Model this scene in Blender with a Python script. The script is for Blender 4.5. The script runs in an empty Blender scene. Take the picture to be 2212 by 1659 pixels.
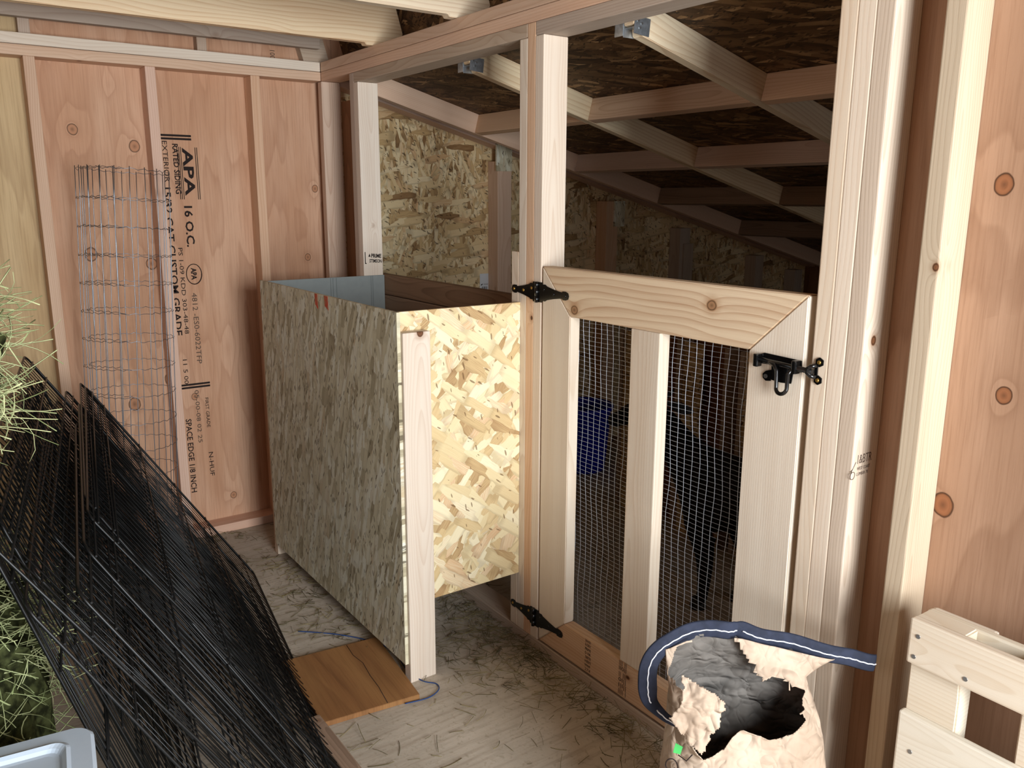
import bpy, bmesh, random
from math import sin, cos, pi, radians, sqrt, exp, atan2, hypot
from mathutils import Vector as V, Matrix, noise as MN

scene = bpy.context.scene
COL = scene.collection
random.seed(11)

# ------------------------------------------------------------------ camera
CAM = V((-1.50797, -3.56838, 1.44864))
YAW, PITCH, ROLL = radians(35.2183), radians(-12.4835), radians(0.2254)
fw = V((sin(YAW)*cos(PITCH), cos(YAW)*cos(PITCH), sin(PITCH)))
rt = V((cos(YAW), -sin(YAW), 0)); up = rt.cross(fw)
rt, up = cos(ROLL)*rt + sin(ROLL)*up, -sin(ROLL)*rt + cos(ROLL)*up
cam = bpy.data.objects.new('camera', bpy.data.cameras.new('camera'))
COL.objects.link(cam)
cam.matrix_world = Matrix((rt, up, -fw)).transposed().to_4x4()
cam.location = CAM
cam.data.sensor_width = 36.0
cam.data.lens = 1805.04/2212*36
cam.data.clip_start = 0.02
scene.camera = cam

# ------------------------------------------------------------------ light
world = bpy.data.worlds.new('daylight'); scene.world = world
world.use_nodes = True
bg = world.node_tree.nodes['Background']
bg.inputs[0].default_value = (0.62, 0.78, 1.0, 1); bg.inputs[1].default_value = 1.0

def area(name, loc, target, sx, sy, power, color):
    d = bpy.data.lights.new(name, 'AREA'); d.shape = 'RECTANGLE'
    d.size, d.size_y, d.energy, d.color = sx, sy, power, color
    o = bpy.data.objects.new(name, d); COL.objects.link(o)
    o.location = loc
    o.rotation_euler = (V(target)-V(loc)).to_track_quat('-Z', 'Y').to_euler()
    return o
# bright sky standing in the open doorway behind the camera
area('doorway_daylight', (-0.90, -4.93, 1.30), (-0.75, 0, 1.0), 0.95, 1.35, 122, (0.92, 0.97, 1.0))
# added weak cool fill at the solid left wall, brightens the box side
area('left_fill', (-2.60, -1.9, 1.35), (0, -1.2, 0.9), 0.9, 0.9, 8, (0.88, 0.95, 1.0))
# added fill lamp inside the closed pen, lifts its dark interior
area('pen_fill', (1.6, -4.90, 0.95), (1.2, 0, 0.9), 0.8, 1.2, 5, (0.95, 0.98, 1.0))

vs = scene.view_settings
vs.view_transform = 'Standard'; vs.look = 'None'; vs.gamma = 1.0
vs.use_curve_mapping = False
vs.exposure = 0.30

# ------------------------------------------------------------------ shader helpers
def lin(r, g, b):
    f = lambda c: c/12.92 if c <= 0.04045 else ((c+0.055)/1.055)**2.4
    return (f(r/255), f(g/255), f(b/255), 1)

def nd(t, typ, ins=None, **kw):
    n = t.nodes.new(typ)
    for k, v in kw.items(): setattr(n, k, v)
    for k, v in (ins or {}).items():
        if isinstance(v, bpy.types.NodeSocket): t.links.new(v, n.inputs[k])
        else: n.inputs[k].default_value = v
    return n

def mth(t, op, a, b=0.0, c=None):
    n = t.nodes.new('ShaderNodeMath'); n.operation = op
    for i, v in enumerate((a, b, c)):
        if v is None: continue
        if isinstance(v, bpy.types.NodeSocket): t.links.new(v, n.inputs[i])
        else: n.inputs[i].default_value = v
    return n.outputs[0]

def vmth(t, op, a, b=(0, 0, 0), s=None):
    n = t.nodes.new('ShaderNodeVectorMath'); n.operation = op
    for i, v in enumerate((a, b)):
        if isinstance(v, bpy.types.NodeSocket): t.links.new(v, n.inputs[i])
        else: n.inputs[i].default_value = v
    if s is not None:
        if isinstance(s, bpy.types.NodeSocket): t.links.new(s, n.inputs['Scale'])
        else: n.inputs['Scale'].default_value = s
    return n.outputs[0]

def ramp(t, fac, stops, interp='LINEAR'):
    n = t.nodes.new('ShaderNodeValToRGB'); cr = n.color_ramp; cr.interpolation = interp
    while len(cr.elements) < len(stops): cr.elements.new(0.5)
    for e, (p, c) in zip(cr.elements, stops):
        e.position = p; e.color = c if len(c) == 4 else (*c, 1)
    t.links.new(fac, n.inputs[0])
    return n.outputs[0]

def mix(t, fac, a, b, blend='MIX'):
    n = t.nodes.new('ShaderNodeMix'); n.data_type = 'RGBA'; n.blend_type = blend
    for i, v in ((0, fac), (6, a), (7, b)):
        if isinstance(v, bpy.types.NodeSocket): t.links.new(v, n.inputs[i])
        else: n.inputs[i].default_value = v
    return n.outputs[2]

def mapr(t, v, a, b, c=0.0, d=1.0, smooth=True):
    n = nd(t, 'ShaderNodeMapRange', {0: v, 1: a, 2: b, 3: c, 4: d})
    n.interpolation_type = 'SMOOTHSTEP' if smooth else 'LINEAR'
    return n.outputs[0]

def newmat(name):
    m = bpy.data.materials.new(name); m.use_nodes = True
    t = m.node_tree; t.nodes.clear()
    out = t.nodes.new('ShaderNodeOutputMaterial')
    p = t.nodes.new('ShaderNodeBsdfPrincipled')
    t.links.new(p.outputs[0], out.inputs[0])
    return m, t, p

def setin(t, p, k, v):
    if isinstance(v, bpy.types.NodeSocket): t.links.new(v, p.inputs[k])
    else: p.inputs[k].default_value = v

def coords(t, spread=40.0):
    tc = nd(t, 'ShaderNodeTexCoord'); oi = nd(t, 'ShaderNodeObjectInfo')
    off = nd(t, 'ShaderNodeCombineXYZ', {0: mth(t, 'MULTIPLY', oi.outputs['Random'], spread),
             1: mth(t, 'MULTIPLY', oi.outputs['Random'], spread*1.7), 2: mth(t, 'MULTIPLY', oi.outputs['Random'], spread*0.6)}).outputs[0]
    return tc.outputs['Object'], off, oi.outputs['Random']

def bump(t, p, h, strength, dist):
    b = nd(t, 'ShaderNodeBump', {'Strength': strength, 'Distance': dist, 'Height': h})
    t.links.new(b.outputs[0], p.inputs['Normal'])

def knots(t, pos, scale, keep, r0):
    """round knots: returns (knot mask, distance in metres, ring)"""
    vo = nd(t, 'ShaderNodeTexVoronoi', {'Vector': pos, 'Scale': scale, 'Randomness': 1.0})
    d = mth(t, 'DIVIDE', vo.outputs['Distance'], scale)
    sx = nd(t, 'ShaderNodeSeparateColor', {0: vo.outputs['Color']})
    k = mth(t, 'LESS_THAN', sx.outputs[0], keep)
    rad = mth(t, 'MULTIPLY_ADD', sx.outputs[1], r0, r0*0.5)
    return k, mth(t, 'DIVIDE', d, rad)          # distance in knot radii

def fixknots(t, pos, k, kd, fixed):
    """add knots at known places of the board: (x, y, radius) in the board's own axes"""
    if not fixed: return k, kd
    sp = nd(t, 'ShaderNodeSeparateXYZ', {0: pos})
    wb_ = nd(t, 'ShaderNodeTexNoise', {'Vector': pos, 'Scale': 30.0})
    for x, y, r in fixed:
        dx = mth(t, 'MULTIPLY', mth(t, 'SUBTRACT', sp.outputs[0], x), 0.85); dy = mth(t, 'SUBTRACT', sp.outputs[1], y)
        d = mth(t, 'DIVIDE', mth(t, 'SQRT', mth(t, 'ADD', mth(t, 'MULTIPLY', dx, dx), mth(t, 'MULTIPLY', dy, dy))), r)
        d = mth(t, 'MULTIPLY_ADD', mth(t, 'SUBTRACT', wb_.outputs[0], 0.5), 0.35, d)
        kd = mth(t, 'MINIMUM', mth(t, 'ADD', kd, mth(t, 'MULTIPLY', mth(t, 'SUBTRACT', 1.0, k), 9.0)), d)
        k = mth(t, 'MAXIMUM', k, mth(t, 'LESS_THAN', d, 9.0))
    return k, kd

def lumber(name, light, dark, knot=(120, 78, 50), freq=420.0, keep=0.5, kr=0.008, contrast=1.0, tint=0.12, rough=0.62, wobble=0.075, fixed=()):
    m, t, p = newmat(name)
    pos, off, rnd = coords(t)
    q = vmth(t, 'ADD', pos, off)
    k, kd = knots(t, vmth(t, 'MULTIPLY', q, (0.8, 1, 1)), 6.0, keep, kr)
    k, kd = fixknots(t, pos, k, kd, fixed)
    swirl = mth(t, 'MULTIPLY', mth(t, 'EXPONENT', mth(t, 'MULTIPLY', kd, -0.55)), k)
    wob = nd(t, 'ShaderNodeTexNoise', {'Vector': vmth(t, 'MULTIPLY', q, (1.3, 5, 5)), 'Scale': 1.0, 'Detail': 2.0, 'Roughness': 0.45})
    s = nd(t, 'ShaderNodeSeparateXYZ', {0: pos})
    cy = mth(t, 'MULTIPLY_ADD', rnd, 0.10, -0.05)
    cz = mth(t, 'MULTIPLY_ADD', mth(t, 'FRACT', mth(t, 'MULTIPLY', rnd, 7.3)), 0.05, 0.02)
    dy = mth(t, 'SUBTRACT', s.outputs[1], cy); dz = mth(t, 'ADD', s.outputs[2], cz)
    r = mth(t, 'SQRT', mth(t, 'ADD', mth(t, 'MULTIPLY', dy, dy), mth(t, 'MULTIPLY', dz, dz)))
    r = mth(t, 'ADD', r, mth(t, 'MULTIPLY', wob.outputs[0], wobble))
    r = mth(t, 'ADD', r, mth(t, 'MULTIPLY', swirl, 0.03))
    ph = mth(t, 'FRACT', mth(t, 'MULTIPLY', r, freq/3.0))
    late = mth(t, 'POWER', ph, 2.6)                                    # slow early wood, sharp late wood
    late = mth(t, 'MULTIPLY', late, mapr(t, ph, 0.93, 1.0, 1.0, 0.0))
    fib = nd(t, 'ShaderNodeTexNoise', {'Vector': vmth(t, 'MULTIPLY', q, (6, 420, 420)), 'Scale': 1.0, 'Detail': 3.0})
    broad = nd(t, 'ShaderNodeTexNoise', {'Vector': vmth(t, 'MULTIPLY', q, (1.2, 24, 24)), 'Scale': 1.0, 'Detail': 2.0})
    f = mth(t, 'MULTIPLY_ADD', late, 0.55*contrast, mth(t, 'MULTIPLY_ADD', mth(t, 'SUBTRACT', fib.outputs[0], 0.5), 0.35*contrast, mth(t, 'MULTIPLY', mth(t, 'SUBTRACT', broad.outputs[0], 0.42), 1.0*contrast)))
    c = mix(t, mth(t, 'MINIMUM', mth(t, 'MAXIMUM', f, 0.0), 1.0), lin(*light), lin(*dark))
    hs = nd(t, 'ShaderNodeHueSaturation', {'Hue': mth(t, 'MULTIPLY_ADD', rnd, 0.016, 0.492), 'Saturation': mth(t, 'MULTIPLY_ADD', mth(t, 'FRACT', mth(t, 'MULTIPLY', rnd, 5.1)), 0.3, 0.85), 'Value': mth(t, 'MULTIPLY_ADD', mth(t, 'FRACT', mth(t, 'MULTIPLY', rnd, 11.7)), tint, 1-tint/2), 'Color': c})
    kc = ramp(t, mth(t, 'MULTIPLY', kd, 0.5), [(0.0, lin(*[int(x*0.72) for x in knot])), (0.32, lin(*knot)), (0.46, lin(*[int(x*0.55) for x in knot])), (0.52, lin(*knot))])
    c = mix(t, mth(t, 'MULTIPLY', mapr(t, kd, 1.0, 1.25, 1.0, 0.0), k), hs.outputs[0], kc)
    halo = mth(t, 'MULTIPLY', mth(t, 'MULTIPLY', mapr(t, kd, 1.0, 2.6, 0.45, 0.0), k), mapr(t, kd, 0.9, 1.1))
    c = mix(t, halo, c, lin(*[int(0.5*(x+y)) for x, y in zip(dark, knot)]))
    setin(t, p, 'Base Color', c); setin(t, p, 'Roughness', rough); setin(t, p, 'Specular IOR Level', 0.25)
    bump(t, p, mth(t, 'ADD', fib.outputs[0], mth(t, 'MULTIPLY', late, 0.5)), 0.25, 0.0006)
    return m

def plywood(name, light, mid, dark, knot=(150, 95, 62), bands=9.0, keep=0.45, kr=0.016, seed=0.0, fixed=()):
    """rotary-cut veneer; local X runs with the grain"""
    m, t, p = newmat(name)
    pos, off, rnd = coords(t)
    q = vmth(t, 'ADD', pos, (seed*3.1, seed*1.7, seed))
    k, kd = knots(t, vmth(t, 'MULTIPLY', q, (0.8, 1, 1)), 3.6, keep, kr)
    k, kd = fixknots(t, pos, k, kd, fixed)
    swirl = mth(t, 'MULTIPLY', mth(t, 'EXPONENT', mth(t, 'MULTIPLY', kd, -0.45)), k)
    h = nd(t, 'ShaderNodeTexNoise', {'Vector': vmth(t, 'MULTIPLY', q, (0.75, 5.2, 1)), 'Scale': 1.0, 'Detail': 2.5, 'Roughness': 0.5, 'Distortion': 0.25})
    hh = mth(t, 'ADD', h.outputs[0], mth(t, 'MULTIPLY', swirl, 0.25))
    ph = mth(t, 'FRACT', mth(t, 'MULTIPLY', hh, bands))
    line = mth(t, 'MULTIPLY', mth(t, 'POWER', ph, 3.0), mapr(t, ph, 0.9, 1.0, 1.0, 0.0))
    fib = nd(t, 'ShaderNodeTexNoise', {'Vector': vmth(t, 'MULTIPLY', q, (5, 160, 1)), 'Scale': 1.0, 'Detail': 4.0, 'Roughness': 0.65})
    blot = nd(t, 'ShaderNodeTexNoise', {'Vector': vmth(t, 'MULTIPLY', q, (1.6, 7, 1)), 'Scale': 1.0, 'Detail': 3.0})
    c = mix(t, mapr(t, blot.outputs[0], 0.36, 0.64), lin(*light), lin(*mid))
    c = mix(t, mth(t, 'MULTIPLY', line, 0.5), c, lin(*dark))
    c = mix(t, mapr(t, fib.outputs[0], 0.42, 0.72, 0.0, 0.38), c, lin(*dark))
    kc = ramp(t, mth(t, 'MULTIPLY', kd, 0.5), [(0.0, lin(*[int(x*0.75) for x in knot])), (0.3, lin(*knot)), (0.42, lin(*[int(x*0.95) for x in knot])), (0.5, lin(*[int(x*0.5) for x in knot]))])
    c = mix(t, mth(t, 'MULTIPLY', mapr(t, kd, 1.0, 1.15, 1.0, 0.0), k), c, kc)
    spk = nd(t, 'ShaderNodeTexVoronoi', {'Vector': vmth(t, 'MULTIPLY', q, (4.5, 9, 1)), 'Scale': 1.0})
    sp = nd(t, 'ShaderNodeSeparateColor', {0: spk.outputs['Color']})
    c = mix(t, mth(t, 'MULTIPLY', mth(t, 'LESS_THAN', spk.outputs['Distance'], 0.035), mth(t, 'LESS_THAN', sp.outputs[0], 0.25)), c, lin(70, 40, 26))
    setin(t, p, 'Base Color', c); setin(t, p, 'Roughness', 0.66); setin(t, p, 'Specular IOR Level', 0.2)
    bump(t, p, mth(t, 'ADD', fib.outputs[0], line), 0.3, 0.0007)
    return m

def osb(name, stops, bias=0.0, spreadang=1.4, fl=0.10, fwid=0.014, dark=(70, 48, 30), darkamt=0.18, layers=9, seed=0.0, rough=0.6, edge=0.3):
    """pressed strand board: layers of flakes, each layer turned its own way"""
    m, t, p = newmat(name)
    tc = nd(t, 'ShaderNodeTexCoord')
    wob = nd(t, 'ShaderNodeTexNoise', {'Vector': tc.outputs['Object'], 'Scale': 38.0, 'Detail': 3.0})
    pos = vmth(t, 'ADD', tc.outputs['Object'], vmth(t, 'SCALE', vmth(t, 'SUBTRACT', wob.outputs['Color'], (0.5, 0.5, 0.5)), s=0.006))
    rg = random.Random(int(seed*100)+5)
    col = None; hgt = None
    order = list(range(layers)); rg.shuffle(order)
    for n_, i in enumerate(order):
        a = bias + (i/(layers-1)-0.5)*2*spreadang + rg.uniform(-0.1, 0.1)
        f = 0.65+0.8*rg.random()
        mp = nd(t, 'ShaderNodeMapping', {'Vector': pos, 'Location': (rg.random()*9+seed, rg.random()*9, 0), 'Rotation': (0, 0, a), 'Scale': (1, 1, 0)})
        wd = fwid*(0.6+1.0*rg.random())
        st = vmth(t, 'MULTIPLY', mp.outputs[0], (1/(fl*f), 1/wd, 0))
        vo = nd(t, 'ShaderNodeTexVoronoi', {'Vector': st, 'Scale': 1.0, 'Randomness': 1.0}, voronoi_dimensions='2D', distance='CHEBYCHEV')
        sp = nd(t, 'ShaderNodeSeparateColor', {0: vo.outputs['Color']})
        grain = nd(t, 'ShaderNodeTexNoise', {'Vector': vmth(t, 'MULTIPLY', mp.outputs[0], (14, 500, 1)), 'Scale': 1.0, 'Detail': 2.0}, noise_dimensions='2D')
        val = mth(t, 'MULTIPLY_ADD', mth(t, 'SUBTRACT', grain.outputs[0], 0.5), 0.30, sp.outputs[0])
        fc = ramp(t, val, stops)
        fc = mix(t, mapr(t, vo.outputs['Distance'], 0.38, 0.62, 0.0, edge), fc, lin(*dark))
        if col is None: col, hgt = fc, sp.outputs[0]
        else:
            msk = mth(t, 'GREATER_THAN', sp.outputs[1], 0.60)
            col = mix(t, msk, col, fc)
            hgt = mth(t, 'MULTIPLY_ADD', msk, mth(t, 'SUBTRACT', sp.outputs[0], hgt), hgt)
    for k in range(2):
        mp = nd(t, 'ShaderNodeMapping', {'Vector': pos, 'Rotation': (0, 0, bias+0.8*k-0.3), 'Scale': (1, 1, 0)})
        vd = nd(t, 'ShaderNodeTexVoronoi', {'Vector': vmth(t, 'MULTIPLY', mp.outputs[0], (34, 130, 0)), 'Scale': 1.0}, voronoi_dimensions='2D')
        sd = nd(t, 'ShaderNodeSeparateColor', {0: vd.outputs['Color']})
        msk = mth(t, 'MULTIPLY', mth(t, 'LESS_THAN', vd.outputs['Distance'], mth(t, 'MULTIPLY', sd.outputs[1], 0.42)), mth(t, 'LESS_THAN', sd.outputs[0], darkamt))
        col = mix(t, mth(t, 'MULTIPLY', msk, 0.75), col, lin(*dark))
    setin(t, p, 'Base Color', col); setin(t, p, 'Roughness', rough); setin(t, p, 'Specular IOR Level', 0.25)
    bump(t, p, hgt, 0.3, 0.0010)
    return m

def plain(name, c, rough=0.5, metal=0.0, spec=0.5, noise=0.0, nscale=40.0, c2=None, bumps=0.0, bdist=0.001):
    m, t, p = newmat(name)
    if noise or bumps:
        tc = nd(t, 'ShaderNodeTexCoord')
        n = nd(t, 'ShaderNodeTexNoise', {'Vector': tc.outputs['Object'], 'Scale': nscale, 'Detail': 4.0})
        cc = mix(t, mapr(t, n.outputs[0], 0.35, 0.65, 0, noise), lin(*c), lin(*(c2 or [int(x*0.6) for x in c])))
        setin(t, p, 'Base Color', cc)
        if bumps: bump(t, p, n.outputs[0], bumps, bdist)
    else: setin(t, p, 'Base Color', lin(*c))
    setin(t, p, 'Roughness', rough); setin(t, p, 'Metallic', metal); setin(t, p, 'Specular IOR Level', spec)
    return m

RIGHTKNOTS = ((1.477-0.98865, -2.823+3.793, .016), (1.100-0.98865, -2.870+3.793, .014), (0.862-0.98865, -2.784+3.793, .020))
PLYKNOTS = ((-0.970, 1.700, .017), (-0.755, 1.646, .019), (-0.013, 1.490, .013), (-0.062, 1.188, .013), (-1.075, 1.995, .024), (-0.950, 1.230, .022), (-0.730, 1.185, .020), (-0.695, 0.700, .022), (-0.845, 0.610, .022), (-0.468, 0.135, .013), (-0.603, 0.610, .012))
M = {}
M['pale'] = lumber('pale_pine', (226, 208, 188), (198, 166, 138), keep=0.35, contrast=0.8)
M['pink'] = lumber('pink_fir', (218, 182, 156), (186, 136, 106), keep=0.3, contrast=0.8)
M['tan'] = lumber('tan_fir', (212, 182, 154), (176, 134, 102), keep=0.5, contrast=1.0)
M['rail'] = lumber('flat_grain_pine', (226, 202, 166), (178, 134, 92), freq=150, keep=0.0, kr=0.012, contrast=1.15, tint=0.03, wobble=0.13, knot=(170, 128, 92), fixed=((1.738, 1.141, 0.0125), (2.243, 1.207, 0.0125)))
M['joist'] = lumber('yellow_pine', (230, 210, 176), (192, 152, 110), freq=200, keep=0.2, contrast=1.0, tint=0.05, wobble=0.11)
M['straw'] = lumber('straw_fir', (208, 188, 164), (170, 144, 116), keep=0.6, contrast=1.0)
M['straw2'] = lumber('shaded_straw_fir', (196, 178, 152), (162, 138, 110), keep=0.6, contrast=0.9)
M['grey'] = lumber('greyed_fir', (190, 172, 154), (154, 128, 106), keep=0.5, contrast=0.8)
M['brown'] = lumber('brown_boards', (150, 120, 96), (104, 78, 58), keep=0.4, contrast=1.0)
M['pallet'] = lumber('white_spruce', (218, 206, 188), (194, 172, 144), keep=0.7, kr=0.007, contrast=0.7, tint=0.05)
M['ply'] = plywood('pink_plywood', (210, 168, 138), (198, 152, 120), (166, 118, 88), seed=2.0, keep=0.12, knot=(186, 134, 100), fixed=tuple((z-1.45, x+0.505, r) for x, z, r in PLYKNOTS))
M['ply_yellow'] = plywood('yellow_plywood', (204, 176, 134), (190, 160, 118), (152, 120, 84), seed=5.3, bands=6)
M['ply_right'] = plywood('red_brown_plywood', (180, 144, 118), (168, 132, 106), (134, 98, 74), seed=8.0, bands=6, knot=(150, 98, 66), keep=0.1, fixed=RIGHTKNOTS)
M['ply_brown'] = plywood('brown_plywood', (150, 106, 72), (134, 92, 60), (100, 66, 42), seed=1.2)
M['ply_floor'] = plywood('orange_plywood', (160, 116, 72), (144, 100, 62), (108, 72, 44), seed=3.6, bands=7, keep=0.9, kr=0.010)
OS1 = [(0.0, lin(176, 142, 100)), (0.15, lin(212, 184, 136)), (0.5, lin(230, 212, 168)), (0.8, lin(240, 228, 194)), (1.0, lin(216, 180, 138))]
OS2 = [(0.0, lin(166, 154, 126)), (0.25, lin(204, 194, 164)), (0.55, lin(220, 212, 184)), (0.85, lin(232, 230, 212)), (1.0, lin(202, 184, 150))]
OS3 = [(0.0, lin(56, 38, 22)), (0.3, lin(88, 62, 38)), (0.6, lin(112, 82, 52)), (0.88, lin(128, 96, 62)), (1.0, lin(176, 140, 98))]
OS4 = [(0.0, lin(140, 104, 66)), (0.15, lin(200, 166, 116)), (0.5, lin(226, 198, 150)), (0.85, lin(238, 218, 176)), (1.0, lin(206, 164, 116))]
M['osb_front'] = osb('osb_bright', OS1, 0.5, 1.5, 0.085, 0.024, seed=1.0, darkamt=0.05, edge=0.24, dark=(112, 80, 50))
M['osb_side'] = osb('osb_grey_side', OS2, 0.0, 0.5, 0.10, 0.014, seed=2.0, darkamt=0.16, dark=(92, 80, 60), edge=0.16)
M['osb_wall'] = osb('osb_wall', OS4, 0.7, 1.55, 0.085, 0.024, seed=3.0, darkamt=0.14, edge=0.3)
M['osb_roof_shaded'] = osb('osb_roof_shaded', OS3, 1.57, 0.6, 0.12, 0.020, seed=4.0, dark=(36, 24, 14), darkamt=0.2)  # roof boards coloured darker to stand in for the low light overhead
M['galv'] = plain('galvanised_wire', (140, 145, 152), 0.35, 0.9)
M['galv_mesh'] = plain('galvanised_mesh', (196, 202, 212), 0.35, 0.75)
M['hanger'] = plain('zinc_steel', (190, 198, 206), 0.28, 0.85, noise=0.4, nscale=60)
M['black'] = plain('black_enamel', (9, 9, 10), 0.22, 0.0, 0.6)
M['wire'] = plain('black_coated_wire', (9, 10, 11), 0.42, 0.0, 0.4)
M['brass'] = plain('brass_screw', (214, 168, 88), 0.3, 0.9)
M['steel'] = plain('nail_steel', (150, 150, 150), 0.35, 0.9)
M['ink'] = plain('stamp_ink', (44, 36, 34), 0.8, 0, 0.1)
M['ink_faint'] = plain('faded_stamp_ink', (92, 76, 66), 0.8, 0, 0.1)
M['red'] = plain('red_spray_paint', (206, 84, 62), 0.7, 0, 0.2, noise=0.8, nscale=70, c2=(180, 120, 90))
M['siding'] = plain('grey_primed_siding', (146, 152, 150), 0.6, 0, 0.3, noise=0.25, nscale=30, c2=(130, 136, 136))
M['groove'] = plain('siding_groove_shade', (116, 122, 122), 0.7, 0, 0.2)
M['hay'] = plain('green_hay', (196, 200, 150), 0.7, 0, 0.3, noise=1.0, nscale=9.0, c2=(128, 140, 92))
M['hay_core'] = plain('hay_heart', (66, 70, 42), 0.95, 0, 0.05, noise=1.0, nscale=60, c2=(30, 32, 18))  # core coloured dark to paint in the shaded gaps between strands
M['hay_dry'] = plain('dry_hay', (146, 132, 92), 0.8, 0, 0.2, noise=1.0, nscale=7.0, c2=(86, 78, 50))
M['tote'] = plain('pale_blue_plastic', (196, 210, 224), 0.45, 0, 0.4, bumps=0.12, noise=0.12, nscale=70, c2=(178, 194, 212))
M['bucket'] = plain('blue_plastic', (10, 40, 200), 0.4, 0, 0.5)
M['goat'] = plain('black_goat_coat', (17, 15, 15), 0.75, 0, 0.25, noise=0.6, nscale=60, c2=(30, 26, 25), bumps=0.4, bdist=0.003)
M['goat_grey'] = plain('grey_muzzle_hair', (74, 76, 78), 0.8, 0, 0.2, noise=0.8, nscale=50, c2=(30, 30, 32))
M['hoof'] = plain('hoof_horn', (24, 22, 20), 0.5)
M['tape'] = plain('navy_paper_tape', (46, 51, 68), 0.8, 0, 0.25, noise=0.6, nscale=45, c2=(30, 34, 46), bumps=0.3)
M['thread'] = plain('white_thread', (236, 240, 246), 0.7)
M['twine'] = plain('blue_twine', (26, 62, 118), 0.6)
M['sticker'] = plain('white_sticker', (222, 226, 230), 0.5)
M['green'] = plain('green_print', (64, 170, 84), 0.7)
M['eye'] = plain('goat_eye', (96, 72, 30), 0.2)

def paper(name, c1, c2):
    m, t, p = newmat(name)
    tc = nd(t, 'ShaderNodeTexCoord')
    n = nd(t, 'ShaderNodeTexNoise', {'Vector': tc.outputs['Object'], 'Scale': 8.0, 'Detail': 5.0})
    hs_ = None
    for sc_, wt in ((7.0, 1.0), (15.0, 0.55), (33.0, 0.25)):
        q = nd(t, 'ShaderNodeTexNoise', {'Vector': tc.outputs['Object'], 'Scale': sc_, 'Detail': 1.0, 'Distortion': 0.6})
        r = mth(t, 'MULTIPLY', mth(t, 'ABSOLUTE', mth(t, 'SUBTRACT', q.outputs[0], 0.5)), wt)
        hs_ = r if hs_ is None else mth(t, 'ADD', hs_, r)
    setin(t, p, 'Base Color', mix(t, mapr(t, n.outputs[0], 0.35, 0.66), lin(*c1), lin(*c2))); setin(t, p, 'Roughness', 0.75); setin(t, p, 'Specular IOR Level', 0.2)
    bump(t, p, hs_, 0.9, 0.05)
    return m
M['sack_inside'] = paper('dark_sack_inside', (112, 106, 100), (84, 80, 76))  # inside face of the sack, greyer and darker than the outer paper
M['paper'] = paper('kraft_paper', (194, 174, 154), (170, 148, 128))

def floor_mat():
    m, t, p = newmat('dusty_board_floor')
    tc = nd(t, 'ShaderNodeTexCoord'); P = tc.outputs['Object']
    n1 = nd(t, 'ShaderNodeTexNoise', {'Vector': P, 'Scale': 2.2, 'Detail': 5.0})
    n2 = nd(t, 'ShaderNodeTexNoise', {'Vector': vmth(t, 'MULTIPLY', P, (70, 5, 1)), 'Scale': 1.0, 'Detail': 4.0})
    n3 = nd(t, 'ShaderNodeTexNoise', {'Vector': P, 'Scale': 90.0, 'Detail': 3.0})
    c = mix(t, mapr(t, n1.outputs[0], 0.35, 0.65), lin(196, 184, 168), lin(176, 164, 148))
    c = mix(t, mapr(t, n2.outputs[0], 0.45, 0.7, 0, 0.45), c, lin(150, 134, 116))
    c = mix(t, mapr(t, n3.outputs[0], 0.55, 0.75, 0, 0.5), c, lin(146, 134, 112))
    setin(t, p, 'Base Color', c); setin(t, p, 'Roughness', 0.85); setin(t, p, 'Specular IOR Level', 0.15)
    bump(t, p, mth(t, 'ADD', n2.outputs[0], n3.outputs[0]), 0.3, 0.002)
    return m
M['floor'] = floor_mat()

# ------------------------------------------------------------------ object helpers
WM = {}
def link(name, mesh, mat, parent=None, world=None):
    o = bpy.data.objects.new(name, mesh); COL.objects.link(o)
    if mat is not None and mesh is not None:
        mesh.materials.clear()
        for x in (mat if isinstance(mat, list) else [mat]): mesh.materials.append(x)
    world = world if world is not None else Matrix.Identity(4)
    WM[o] = world
    if parent is not None:
        o.parent = parent; o.matrix_basis = WM[parent].inverted() @ world
    else: o.matrix_basis = world
    return o

def tag(o, label, cat, group=None):
    o['label'] = label; o['category'] = cat
    if group: o['group'] = group
    return o
def thing(name, label, cat, loc=(0, 0, 0), group=None):
    return tag(link(name, None, None, None, Matrix.Translation(V(loc))), label, cat, group)
def struct(o):
    o['kind'] = 'structure'; return o

def frame(o, x, y):
    """matrix with origin o, local X along x, local Y near y"""
    x = V(x).normalized(); z = x.cross(V(y)).normalized(); y = z.cross(x)
    m = Matrix((x, y, z)).transposed().to_4x4(); m.translation = V(o); return m

def boxmesh(lx, ly, lz, bev=0.0, seg=2):
    bm = bmesh.new(); bmesh.ops.create_cube(bm, size=1.0)
    for v in bm.verts: v.co = V((v.co.x*lx, v.co.y*ly, v.co.z*lz))
    if bev > 0: bmesh.ops.bevel(bm, geom=bm.edges[:], offset=bev, segments=seg, affect='EDGES', profile=0.6)
    me = bpy.data.meshes.new('m'); bm.to_mesh(me); bm.free()
    if bev > 0:
        for f in me.polygons: f.use_smooth = False
    return me

AX = (V((1, 0, 0)), V((0, 1, 0)), V((0, 0, 1)))
def box(name, lo, hi, mat, parent=None, bev=0.003, grain=None):
    lo, hi = [min(a, b) for a, b in zip(lo, hi)], [max(a, b) for a, b in zip(lo, hi)]
    d = [b-a for a, b in zip(lo, hi)]
    order = sorted(range(3), key=lambda i: -d[i])
    if grain is not None: order.remove(grain); order.insert(0, grain)
    m = frame([(a+b)/2 for a, b in zip(lo, hi)], AX[order[0]], AX[order[1]])
    return link(name, boxmesh(d[order[0]], d[order[1]], d[order[2]], min(bev, min(d)*0.45)), M[mat] if isinstance(mat, str) else mat, parent, m)

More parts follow.
